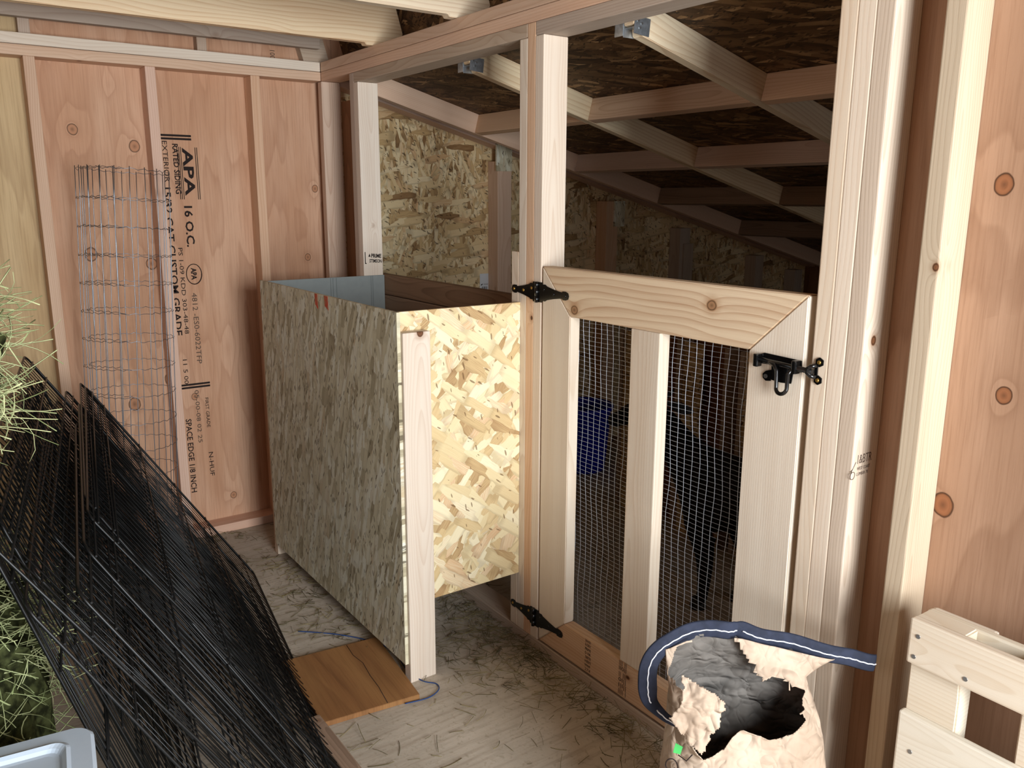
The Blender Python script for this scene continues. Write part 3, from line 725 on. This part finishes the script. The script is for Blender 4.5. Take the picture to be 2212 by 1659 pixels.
# ================================================================== WELDED WIRE ROLL
def roll():
    bot, top = V((-0.942, -0.215, 0.0)), V((-0.852, -0.175, 1.548)); ax = (top-bot).normalized()
    a = V((1, 0, 0)); a = (a-ax*a.dot(ax)).normalized(); b = ax.cross(a)
    tot = 2*pi*1.28; n = 110
    def R(q): return 0.157-0.034*max(0, q-0.62)/0.38
    def pt(q, h):
        an = 2.55+tot*q; r = R(q)
        fl = 1+0.05*sin(3*an)
        return bot+ax*h+a*(r*cos(an)*fl)+b*(r*0.9*sin(an)*fl)
    ln = []
    for j in range(16):
        h = 0.012+j*0.1022
        ln.append([pt(i/n, h+0.0035*sin(i*1.9+j)*(1 if i % 4 else 0)+0.006*(i/n)) for i in range(n+1)])
    L = 0.0; pv = pt(0, 0); acc = 0
    for i in range(1, 600):
        q = i/600; c = pt(q, 0); acc += (c-pv).length; pv = c
        if acc > 0.0508:
            acc = 0; ln.append(([pt(q+0.002*sin(k*0.8+i), 0.0+1.555*k/15) for k in range(16)], 0.0014))
    for j in range(16):                                   # clipped wire tails on the free edge
        c = pt(1, 0.012+j*0.1022); ln.append([c, c+(pt(1, 0)-pt(0.99, 0)).normalized()*0.03+ax*0.004*sin(j*3)])
    return ln
tag(link('wire_roll', tubes(roll(), 0.00105, 5), M['galv']), 'loose roll of galvanised welded wire standing upright against the plywood wall', 'wire roll')

# ================================================================== THINGS ON THE FLOOR
fm = frame((-0.5785, -1.399, 0.0065), (0.08, 1, 0), (-1, 0.08, 0))
pts = [fm.inverted() @ V(p) for p in ((-0.717, -1.195, 0), (-0.405, -1.229, 0), (-0.450, -1.602, 0), (-0.741, -1.569, 0))]
fbd = prism('floor_board', [(p.x, p.y) for p in reversed(pts)], frame(fm.translation-V((0, 0, 0.0060)), fm.col[0].xyz, fm.col[1].xyz) @ Matrix.Identity(4), 0.016, 'ply_floor', None, 0.001)
tag(fbd, 'orange-brown plywood square lying flat on the floor beside the box leg', 'plywood board')
cl = [(-0.512, -1.222), (-0.520, -1.29), (-0.514, -1.35), (-0.527, -1.43), (-0.533, -1.50), (-0.548, -1.588)]
link('crack', tubes([[(x, y, 0.0162) for x, y in cl]], 0.0012, 5), M['ink'], fbd)
tag(box('lumber_offcut', (-0.785, -2.35, 0), (-0.742, -1.552, 0.036), 'brown', None, 0.003), 'dark lumber offcut on the floor between wire panels and plywood square', 'lumber')
tw = [(-0.60, -1.02), (-0.50, -1.12), (-0.42, -1.23), (-0.395, -1.33), (-0.41, -1.45), (-0.40, -1.53), (-0.372, -1.565), (-0.385, -1.60), (-0.43, -1.615), (-0.50, -1.605)]
def smooth(p, k=6):
    o = []
    for i in range(len(p)-1):
        p0, p1, p2, p3 = [V(p[max(0, min(len(p)-1, i+d))]) for d in (-1, 0, 1, 2)]
        for j in range(k):
            t = j/k; o.append(0.5*((2*p1)+(p2-p0)*t+(2*p0-5*p1+4*p2-p3)*t*t+(3*p1-p0-3*p2+p3)*t**3))
    o.append(V(p[-1])); return o
tag(link('twine', tubes([smooth([(x, y, 0.0035+0.002*(i % 2)) for i, (x, y) in enumerate(tw)])], 0.0018, 6), M['twine']), 'blue baling twine curling around the plywood square on the floor', 'twine')

# storage tote in the near left corner
tz = 0.600
tm_ = frame((-1.364, -2.163, tz), (-0.993, 0.115, 0), (-0.115, -0.993, 0))
tote = thing('storage_tote', 'pale blue plastic lidded tote in front of the hay and wire panels', 'tote', (-1.6, -2.45, 0))
def rrect(x0, y0, x1, y1, r, k=5):
    o = []
    for cx, cy, a0 in ((x1-r, y1-r, 0), (x0+r, y1-r, 90), (x0+r, y0+r, 180), (x1-r, y0+r, 270)):
        for i in range(k+1):
            a = radians(a0+90*i/k); o.append((cx+r*cos(a), cy+r*sin(a)))
    return o
def rings(rs):
    n = len(rs[0][0]); vs_ = [(x, y, z) for ps, z in rs for x, y in ps]
    fs = [(i*n+k, i*n+(k+1) % n, (i+1)*n+(k+1) % n, (i+1)*n+k) for i in range(len(rs)-1) for k in range(n)]
    fs.append(tuple((len(rs)-1)*n+k for k in range(n))); fs.append(tuple(reversed(range(n))))
    me = bpy.data.meshes.new('m'); me.from_pydata(vs_, [], fs); me.update(); return me
LX, LY = 0.42, 0.60
def rr(i, r, z): return (rrect(i, i, LX-i, LY-i, r), -z)
sgn = -1 if tm_.col[2].z < 0 else 1
lid = [(p, sgn*z) for p, z in (rr(0.004, 0.03, 0.030), rr(0.0, 0.03, 0.028), rr(0.0, 0.03, 0.006), rr(0.005, 0.028, 0.0), rr(0.034, 0.022, 0.0), rr(0.040, 0.02, -0.004), rr(0.046, 0.02, 0.0), rr(0.050, 0.018, 0.005), rr(0.056, 0.015, 0.006))]
link('lid', rings(lid), M['tote'], tote, tm_)
link('body', rings([(p, sgn*z) for p, z in (rr(0.05, 0.04, tz-0.003), rr(0.045, 0.04, tz-0.01), rr(0.012, 0.03, 0.032))]), M['tote'], tote, tm_)

# ================================================================== PALLET
pa = thing('pallet', 'pale wooden pallet standing on edge against the plywood wall beside the feed sack', 'pallet', (-0.05, -3.15, 0))
y0, y1 = -2.842, -3.50
box('top_board', (-0.1, y0-0.002, 0.614), (-0.0815, y1, 0.703), 'pallet', pa, 0.004)
for z0, z1 in ((0.352, 0.512), (0.170, 0.325), (0.0, 0.14)): box('slat', (-0.1, y0, z0), (-0.0815, y1, z1), 'pallet', pa, 0.004)
for k, y in enumerate((-2.843, -3.038, -3.30)):
    b = 0.022
    prism('stringer', [(0, 0), (0, 0.700), (0.092, 0.700), (0.092, 0.615), (0.094, 0.572), (0.094, 0.0)], frame((-0.081, y, 0), (0, -1, 0), (0, 0, 1)) @ Matrix.Translation((0, 0, -0.045)), 0.045, 'pallet', pa, 0.003)
box('back_board', (-0.0355, y0+0.002, 0.606), (-0.0175, y1, 0.697), 'pallet', pa, 0.004)
box('back_board', (-0.0170, y0+0.004, 0.610), (-0.0005, -2.957, 0.694), 'pallet', pa, 0.006)
for k, (y, z) in enumerate(((-2.862, 0.672), (-2.858, 0.630), (-2.952, 0.632), (-2.872, 0.440), (-2.925, 0.425))):
    cyl('nail', (-0.0995, y, z), (-0.1012, y, z), 0.0042, 'steel', pa, 10)

# ================================================================== GOAT STALL INSIDE THE PEN
st_ = thing('stall_wall', 'low patchwork wall of OSB and studs inside the dark pen behind the goat', 'low wall', (1.16, -1.3, 0))
xw = 1.12
for a, b in ((-0.717, -0.737), (-1.077, -1.112), (-1.340, -1.361), (-1.419, -1.440), (-1.95, -1.985)):
    box('stud', (xw, b, 0), (xw+0.07, a, 0.86), 'grey', st_)
for a, b in ((-0.739, -0.842), (-1.114, -1.221), (-1.442, -1.800)):
    box('osb_strip', (xw+0.006, b, 0), (xw+0.017, a, 0.86), 'osb_wall', st_, 0)
box('back_boards', (xw+0.072, -2.4, 0), (xw+0.084, -0.718, 0.86), 'ply_brown', st_, 0, 2)

bk = lathe([(0.118, 0.0), (0.124, 0.004), (0.134, 0.08), (0.155, 0.335), (0.166, 0.34), (0.167, 0.362), (0.158, 0.364), (0.150, 0.34), (0.130, 0.08), (0.118, 0.02)])
tag(link('bucket', bk, M['bucket'], None, Matrix.Translation((1.352, -0.185, 0.0005))), 'bright blue bucket on the pen floor, seen through the left wire pane', 'bucket')

def stick(name, x0, x1, z0, z1, label):
    t = thing(name, label, 'sticker', ((x0+x1)/2, D4-0.0005, (z0+z1)/2))
    box('paper', (x0, D4-0.0016, z0), (x1, D4-0.0003, z1), 'sticker', t, 0)
    w, h = x1-x0, z1-z0
    for i in range(11):
        if i in (3, 8): continue
        box('barcode_bar', (x0+w*(0.2+0.055*i), D4-0.002, z0+h*0.06), (x0+w*(0.2+0.055*i+(0.035 if i % 3 else 0.022)), D4-0.0017, z0+h*0.26), 'ink', t, 0)
    for k in range(2): box('print_line', (x0+w*0.4, D4-0.002, z0+h*(0.36+0.05*k)), (x0+w*0.9, D4-0.0017, z0+h*(0.375+0.05*k)), 'ink_faint', t, 0)
    prism('printed_mark', [(0, 0), (w*0.16, 0), (w*0.24, h*0.1), (w*0.08, h*0.06)], frame((x0+w*0.08, D4-0.0017, z0+h*0.34), (1, 0, 0), (0, 0, 1)), 0.0003, 'ink', t)
stick('label_sticker', 0.866, 0.922, 0.978, 1.069, 'small white barcode sticker on the OSB above the feeder box')
stick('label_sticker', 2.262, 2.322, 0.905, 0.995, 'tiny white barcode sticker on shaded OSB just above the gate top')

# ================================================================== GOAT
def goat():
    vv = [(0.74, -2.12, 0.465, 0.110), (0.74, -1.95, 0.465, 0.118), (0.74, -1.78, 0.450, 0.130), (0.735, -1.62, 0.440, 0.120), (0.73, -1.52, 0.515, 0.082),
          (0.725, -1.435, 0.600, 0.060), (0.72, -1.355, 0.665, 0.056), (0.715, -1.265, 0.645, 0.047), (0.712, -1.185, 0.598, 0.035), (0.710, -1.145, 0.580, 0.028)]
    ee = [(i, i+1) for i in range(9)]
    def chain(root, pts):
        p = root
        for q in pts: vv.append(q); ee.append((p, len(vv)-1)); p = len(vv)-1
    for sx in (-1, 1):
        dy = -0.0 if sx < 0 else -0.05
        chain(3, [(0.74+sx*0.075, -1.655+dy, 0.315, 0.058), (0.74+sx*0.080, -1.695+dy, 0.215, 0.036), (0.74+sx*0.082, -1.700+dy, 0.130, 0.027), (0.74+sx*0.082, -1.695+dy, 0.050, 0.021), (0.74+sx*0.082, -1.680+dy, 0.022, 0.026)])
        chain(0, [(0.74+sx*0.070, -2.140+dy, 0.350, 0.070), (0.74+sx*0.076, -2.120+dy, 0.265, 0.046), (0.74+sx*0.078, -2.205+dy, 0.175, 0.027), (0.74+sx*0.078, -2.190+dy, 0.055, 0.021), (0.74+sx*0.078, -2.170+dy, 0.022, 0.026)])
    chain(0, [(0.74, -2.235, 0.520, 0.030), (0.74, -2.270, 0.470, 0.016)])
    me = bpy.data.meshes.new('goat'); me.from_pydata([v[:3] for v in vv], ee, []); me.update()
    o = bpy.data.objects.new('tmp', me); COL.objects.link(o)
    o.modifiers.new('s', 'SKIN'); sd = me.skin_vertices[0].data
    for i, v in enumerate(vv):
        sd[i].radius = (v[3]*(0.82 if i < 4 else 1.0), v[3]); sd[i].use_root = (i == 0)
    sb = o.modifiers.new('u', 'SUBSURF'); sb.levels = sb.render_levels = 2
    dg = bpy.context.evaluated_depsgraph_get()
    m2 = bpy.data.meshes.new_from_object(o.evaluated_get(dg)); bpy.data.objects.remove(o)
    for f in m2.polygons: f.use_smooth = True
    t = thing('goat', 'small black goat standing in the pen behind the gate mesh, head to the left', 'goat', (0.74, -1.85, 0))
    link('body', m2, M['goat'], t)
    for sx in (-1, 1):
        pr = [(0, -0.006), (0.03, -0.022), (0.07, -0.026), (0.105, -0.014), (0.118, 0.0), (0.10, 0.012), (0.06, 0.019), (0.025, 0.014), (0, 0.006)]
        prism('ear', pr, frame((0.72+sx*0.045, -1.375, 0.690), (sx*0.75, -0.35, -0.30), (0, 0.5, 0.9)), 0.006, 'goat_grey', t, 0.002)
        prism('horn', [(0, -0.010), (0.05, -0.006), (0.072, 0.004), (0.05, 0.008), (0, 0.010)], frame((0.72+sx*0.022, -1.375, 0.705), (sx*0.25, -0.7, 0.65), (0, 0.6, 0.6)), 0.014, 'goat_grey', t, 0.004)
        bm = bmesh.new(); bmesh.ops.create_uvsphere(bm, u_segments=12, v_segments=8, radius=0.010); e = bpy.data.meshes.new('m'); bm.to_mesh(e); bm.free()
        link('eye', e, M['eye'], t, Matrix.Translation((0.715+sx*0.042, -1.285, 0.668)))
    for sx in (-1, 1):
        for y in (-1.676, -2.166):
            yy = y-(0.05 if sx > 0 else 0)
            link('hoof', lathe([(0.030, 0), (0.030, 0.006), (0.024, 0.036), (0.0, 0.038)], 14), M['hoof'], t, Matrix.Translation((0.74+sx*0.080, yy, 0.0005)))
    bm = bmesh.new(); bmesh.ops.create_uvsphere(bm, u_segments=16, v_segments=10, radius=1.0); e = bpy.data.meshes.new('m'); bm.to_mesh(e); bm.free()
    for f in e.polygons: f.use_smooth = True
    link('muzzle', e, M['goat_grey'], t, frame((0.711, -1.150, 0.583), (0, 1, -0.5), (1, 0, 0)) @ Matrix.Diagonal((0.034, 0.029, 0.030, 1)))
goat()

# ================================================================== FEED SACK
BO = V((-0.339, -2.606, 0)); BR = V((0.8170, -0.5767, 0)); BF = V((0.5767, 0.8170, 0))
BM = Matrix((BR, V((0, 0, 1)), -BF)).transposed().to_4x4(); BM.translation = BO     # local: X right, Y up, Z towards the room
hole = [(-.098, .652), (-.067, .666), (-.005, .679), (.008, .667), (.018, .648), (.042, .606), (.060, .586), (.079, .594), (.12, .58), (.137, .584), (.132, .564), (.138, .54), (.124, .531), (.144, .523), (.132, .502), (.118, .49), (.076, .48), (.049, .492), (.027, .503), (.009, .487), (-.005, .462), (-.041, .437), (-.066, .472), (-.079, .52), (-.07, .563), (-.089, .587), (-.115, .601)]
tape = [(-.077, .479), (-.106, .483), (-.128, .495), (-.133, .52), (-.126, .553), (-.1, .588), (-.057, .613), (-.003, .624), (.033, .622), (.052, .621), (.089, .609), (.145, .596), (.201, .581), (.257, .566), (.294, .556), (.322, .553)]
def inpoly(x, y, P):
    c = False; n = len(P)
    for i in range(n):
        x0, y0 = P[i]; x1, y1 = P[(i+1) % n]
        if (y0 > y) != (y1 > y) and x < (x1-x0)*(y-y0)/(y1-y0)+x0: c = not c
    return c
def pdist(x, y, P):
    d = 9
    for i in range(len(P)):
        a = V(P[i]); b = V(P[(i+1) % len(P)]); q = V((x, y)); t = max(0, min(1, (q-a).dot(b-a)/max((b-a).length_squared, 1e-9)))
        d = min(d, (q-a-(b-a)*t).length)
    return d
def interp(x, T):
    if x <= T[0][0]: return T[0][1]
    for (a, b), (c, d) in zip(T, T[1:]):
        if x <= c: return b+(d-b)*(x-a)/(c-a)
    return T[-1][1]
def crump(p, a):
    return V((MN.noise(p*9)*0.6+MN.noise(p*23+V((5, 1, 2)))*0.4, MN.noise(p*11+V((9, 3, 1)))*0.5, abs(MN.noise(p*14+V((2, 7, 4))))*0.9+abs(MN.noise(p*31+V((1, 2, 8))))*0.45))*a
ztop = [(-.13, .55), (-.10, .575), (-.057, .600), (.0, .611), (.05, .607), (.09, .596), (.145, .583), (.20, .568), (.257, .553), (.30, .545)]
def bag():
    NT, NZ = 260, 170; vs_, ok = [], {}
    LLo = [(0, -.125), (.2, -.105), (.35, -.092), (.50, -.086), (.56, -.094), (.66, -.10)]
    LHi = [(0, .262), (.2, .240), (.35, .226), (.41, .222), (.478, .202), (.528, .184), (.555, .235), (.575, .262)]
    DP = [(0, .085), (.05, .105), (.3, .105), (.42, .085), (.5, .052), (.56, .016), (.62, .008)]
    for j in range(NZ+1):
        for i in range(NT):
            th = 2*pi*i/NT; c, sn = cos(th), sin(th)
            c2 = abs(c)**0.75*(1 if c > 0 else -1); s2 = abs(sn)**0.75*(1 if sn > 0 else -1)
            t = j/NZ; z = t*0.58
            for _ in range(2):
                l = (interp(z, LLo)+interp(z, LHi))/2 + (interp(z, LHi)-interp(z, LLo))/2*c2
                z = t*(interp(l, ztop)+0.006)
            d = interp(z*0.60/(interp(l, ztop)+0.006), DP)
            f = 0.035*min(1, z/0.55) + d*s2                # s2<0 faces the camera side
            p = V((l, z, -f))
            k = crump(p, 0.010*min(1, z*6+0.2)*min(1, (1-t)*6+0.25))
            vs_.append((p, k, f, s2))
    out = []; keepv = []
    for p, k, f, s2 in vs_:
        D = 1.46+f; lp = (p.x+.40)*1.38/D-.40; zp = 1.4486+(p.y-1.4486)*1.38/D
        jit = 0.004*MN.noise(V((lp*90, zp*90, 3)))
        ins = s2 < -0.05 and inpoly(lp+jit, zp+jit*0.7, hole)
        q = p+V((k.x*0.6, k.y*0.3, k.z))
        if s2 < -0.05 and not ins and p.y < 0.53:
            dd = pdist(lp, zp, hole)
            if dd < 0.022: q.z += 0.016*(1-dd/0.022)**2; q.y -= 0.006*(1-dd/0.022)**2
        out.append(q); keepv.append(not ins)
    fs = []
    for j in range(NZ):
        for i in range(NT):
            a = (j*NT+i, j*NT+(i+1) % NT, (j+1)*NT+(i+1) % NT, (j+1)*NT+i)
            if all(keepv[x] for x in a): fs.append(a)
    fs.append(tuple(reversed(range(NT))))
    me = bpy.data.meshes.new('m'); me.from_pydata([tuple(v) for v in out], [], fs); me.update()
    bm = bmesh.new(); bm.from_mesh(me)
    bmesh.ops.delete(bm, geom=[v for v in bm.verts if not v.link_faces], context='VERTS'); bm.to_mesh(me); bm.free()
    for f in me.polygons: f.use_smooth = True
    t = thing('feed_sack', 'torn-open brown paper feed sack with navy tape top below the gate', 'feed sack', tuple(BO))
    o = link('paper_bag', me, [M['paper'], M['sack_inside']], t, BM)
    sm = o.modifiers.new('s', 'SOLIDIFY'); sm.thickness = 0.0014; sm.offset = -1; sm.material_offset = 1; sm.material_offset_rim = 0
    # torn flap folded out over the left edge of the tear
    flap = [(-.095, .614), (-.073, .605), (-.034, .585), (-.012, .566), (-.022, .521), (-.034, .5), (-.053, .462), (-.083, .489), (-.110, .519), (-.093, .557), (-.089, .584)]
    n = 60; idx = {}; vs2, fs2 = [], []
    for a in range(n+1):
        for b in range(n+1):
            x = -.125+.125*a/n; z = .45+.175*b/n
            jit = 0.004*MN.noise(V((x*120, z*120, 7)))
            if inpoly(x+jit, z-jit, flap):
                p = V((x, z, 0.105))
                u = (x+.10)/.09; w = (z-.53)/.09
                p.z += 0.020*u*(1-0.5*u)+0.012*abs(w)+ 0.012*abs(MN.noise(V((x*26, z*26, 1))))+0.006*abs(MN.noise(V((x*60, z*60, 4)))) - 0.018*max(0, 0.45-u) - 0.028*max(0, w-0.3)
                idx[(a, b)] = len(vs2); vs2.append(tuple(p))
    for a in range(n):
        for b in range(n):
            q = [(a, b), (a+1, b), (a+1, b+1), (a, b+1)]
            if all(k in idx for k in q): fs2.append(tuple(idx[k] for k in q))
    me = bpy.data.meshes.new('m'); me.from_pydata(vs2, [], fs2); me.update()
    for f in me.polygons: f.use_smooth = True
    fl = link('torn_flap', me, M['paper'], t, BM); sm = fl.modifiers.new('s', 'SOLIDIFY'); sm.thickness = 0.0014
    # stitched tape
    T = smooth([(x, z, 0) for x, z in tape], 8); N = len(T); rows = []
    for i, p in enumerate(T):
        tg = (T[min(i+1, N-1)]-T[max(i-1, 0)]).normalized(); nr = V((-tg.y, tg.x, 0))
        if nr.dot(V((0.02, 0.5, 0))-p) > 0 and i > 16: nr = -nr
        fr = i/(N-1); w = 0.010+0.0095*min(1, max(0, fr-0.05)/0.14); dep = -0.042+0.10*max(0, 1-fr/0.34)**1.3
        w *= 1-0.16*exp(-((fr-0.575)/0.02)**2)
        rows.append((p+V((0, 0, dep+0.004*sin(fr*40))), nr, w))
    vs3, fs3 = [], []
    for p, nr, w in rows:
        for k in range(10):
            a = 2*pi*k/10; vs3.append(tuple(p+nr*(w*cos(a)*(1.0 if abs(cos(a)) < .9 else 0.97))+V((0, 0, 0.0042*sin(a)))))
    for i in range(len(rows)-1):
        for k in range(10): fs3.append((i*10+k, i*10+(k+1) % 10, (i+1)*10+(k+1) % 10, (i+1)*10+k))
    fs3 += [tuple(reversed(range(10))), tuple((len(rows)-1)*10+k for k in range(10))]
    me = bpy.data.meshes.new('m'); me.from_pydata(vs3, [], fs3); me.update()
    for f in me.polygons: f.use_smooth = True
    tp = link('tape', me, M['tape'], t, BM)
    for a, b in ((0, 0.10), (0.13, 0.575), (0.605, 1.0)):
        ln = [tuple(p+V((0, 0, 0.0052))+nr*(0.0006*sin(i*1.9))) for i, (p, nr, w) in enumerate(rows) if a <= i/(N-1) <= b]
        link('stitching', tubes([ln], 0.0013, 6), M['thread'], tp, BM)
    lp = [(-.095+.012*cos(a), .395+.018*sin(a)+0.004*a, 0.075) for a in [0.4*k for k in range(14)]]
    link('printed_mark', tubes([smooth(lp, 3), [(-.085, .43, .078), (-.07, .42, .082), (-.06, .435, .084)]], 0.0012, 5), M['ink'], t, BM)
    prism('printed_mark', [(-.094, .432), (-.080, .428), (-.076, .444), (-.090, .452)], BM @ Matrix.Translation((0, 0, 0.073)), 0.0006, 'green', t)
bag()

# ================================================================== HAY
def strands(n, fn, rad=0.0011, lmin=0.06, lmax=0.20, flat=0.0, bend=0.5, seed=1):
    rg = random.Random(seed); L = []
    for _ in range(n):
        p, d = fn(rg); p = V(p); d = V(d).normalized(); ln = rg.uniform(lmin, lmax); k = 5
        ax = V((rg.gauss(0, 1), rg.gauss(0, 1), rg.gauss(0, 1))).normalized(); b = rg.gauss(0, bend)
        pts = [p]
        for i in range(k):
            d = (d+d.cross(ax)*(b/k)).normalized()
            if flat: d.z *= flat; d.normalize()
            q = pts[-1]+d*(ln/k)
            if q.z < 0.002: q.z = 0.002
            pts.append(q)
        L.append((pts, rad*rg.uniform(0.5, 1.25)))
    return L
def blob(c, r, seed, nu=40, nv=24):
    c = V(c); vs_, fs = [], []
    for j in range(nv+1):
        for i in range(nu):
            a = 2*pi*i/nu; b = pi*j/nv
            q = V((cos(a)*sin(b), sin(a)*sin(b), cos(b)))
            q = V([abs(x)**0.6*(1 if x > 0 else -1) for x in q])
            q = V((q.x*r[0], q.y*r[1], q.z*r[2]))*(1+0.10*MN.noise(q*6+V((seed, 0, 0)))+0.05*MN.noise(q*17))
            p = c+q; p.z = max(p.z, 0.003); vs_.append(tuple(p))
    for j in range(nv):
        for i in range(nu): fs.append((j*nu+i, (j+1)*nu+i, (j+1)*nu+(i+1) % nu, j*nu+(i+1) % nu))
    return vs_, fs
hb = thing('hay_bale', 'shaggy green hay bale stack at the left edge beside the black wire panels', 'hay bale', (-1.85, -1.9, 0))
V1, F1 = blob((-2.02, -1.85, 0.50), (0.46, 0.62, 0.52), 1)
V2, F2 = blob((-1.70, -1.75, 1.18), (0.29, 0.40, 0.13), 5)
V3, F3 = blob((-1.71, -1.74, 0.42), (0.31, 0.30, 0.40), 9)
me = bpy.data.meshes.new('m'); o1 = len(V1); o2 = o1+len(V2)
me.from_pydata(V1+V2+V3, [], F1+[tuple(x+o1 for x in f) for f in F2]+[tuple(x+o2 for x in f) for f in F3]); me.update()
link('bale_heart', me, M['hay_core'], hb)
def surf(Vs, cx, zmul=1.0):
    def fn(rg):
        p = V(Vs[rg.randrange(len(Vs))])+V((rg.gauss(0, 0.012), rg.gauss(0, 0.03), rg.gauss(0, 0.02)))
        n = (p-V(cx)); n.normalize()
        d = V((rg.gauss(0, 1), rg.gauss(0, 1), rg.gauss(0, 0.8)))+n*0.35
        return p-n*0.02, d
    return fn
right = lambda Vs, x: [v for v in Vs if v[0] > x]
ls = strands(3200, surf(right(V2, -1.85), (-1.68, -1.75, 1.18)), 0.0012, 0.04, 0.14, bend=1.6, seed=2)
ls += strands(5200, surf(right(V3, -1.85), (-1.71, -1.74, 0.42)), 0.0012, 0.04, 0.14, bend=1.6, seed=3)
ls += strands(500, surf(right(V1, -1.95), (-2.02, -1.85, 0.5)), 0.0011, 0.04, 0.11, bend=0.9, seed=4)
lo = link('loose_strands', tubes(ls, 0.0011, 3), M['hay'], hb); lo['kind'] = 'stuff'

def litter(rg):
    r = rg.random()
    if r < 0.40:                                     # along the sill plate
        y = rg.uniform(-2.9, -1.05); x = -abs(rg.gauss(0, 0.07))-0.004
    elif r < 0.52: x, y = rg.gauss(-0.16, 0.10), rg.gauss(-1.50, 0.16)
    elif r < 0.66: x, y = rg.gauss(-0.47, 0.07), rg.uniform(-1.3, -0.35)
    elif r < 0.72: x, y = rg.uniform(-1.0, -0.45), rg.gauss(-0.05, 0.04)
    elif r < 0.80: x, y = rg.gauss(-0.85, 0.12), rg.uniform(-2.0, -0.5)
    else: x, y = rg.uniform(-1.2, -0.03), rg.uniform(-2.9, -0.05)
    x = min(x, -0.006); y = min(y, -0.01)
    a = rg.uniform(0, 2*pi); h = 0.003+abs(rg.gauss(0, 0.010))*(1 if r < 0.52 else 0.25)
    return (x, y, h), (cos(a), sin(a), rg.gauss(0, 0.10))
li = strands(2300, litter, 0.0009, 0.012, 0.075, flat=0.55, bend=0.9, seed=6)
def litter2(rg):
    a = rg.uniform(0, 2*pi); return (rg.uniform(0.1, 1.1), rg.uniform(-2.5, -0.2), 0.004), (cos(a), sin(a), 0)
li += strands(260, litter2, 0.0009, 0.02, 0.09, flat=0.4, seed=8)
hl = link('hay_litter', tubes(li, 0.0009, 3), M['hay_dry']); hl['kind'] = 'stuff'; hl['label'] = 'loose dry hay scattered over the floor and along the sill'; hl['category'] = 'hay'
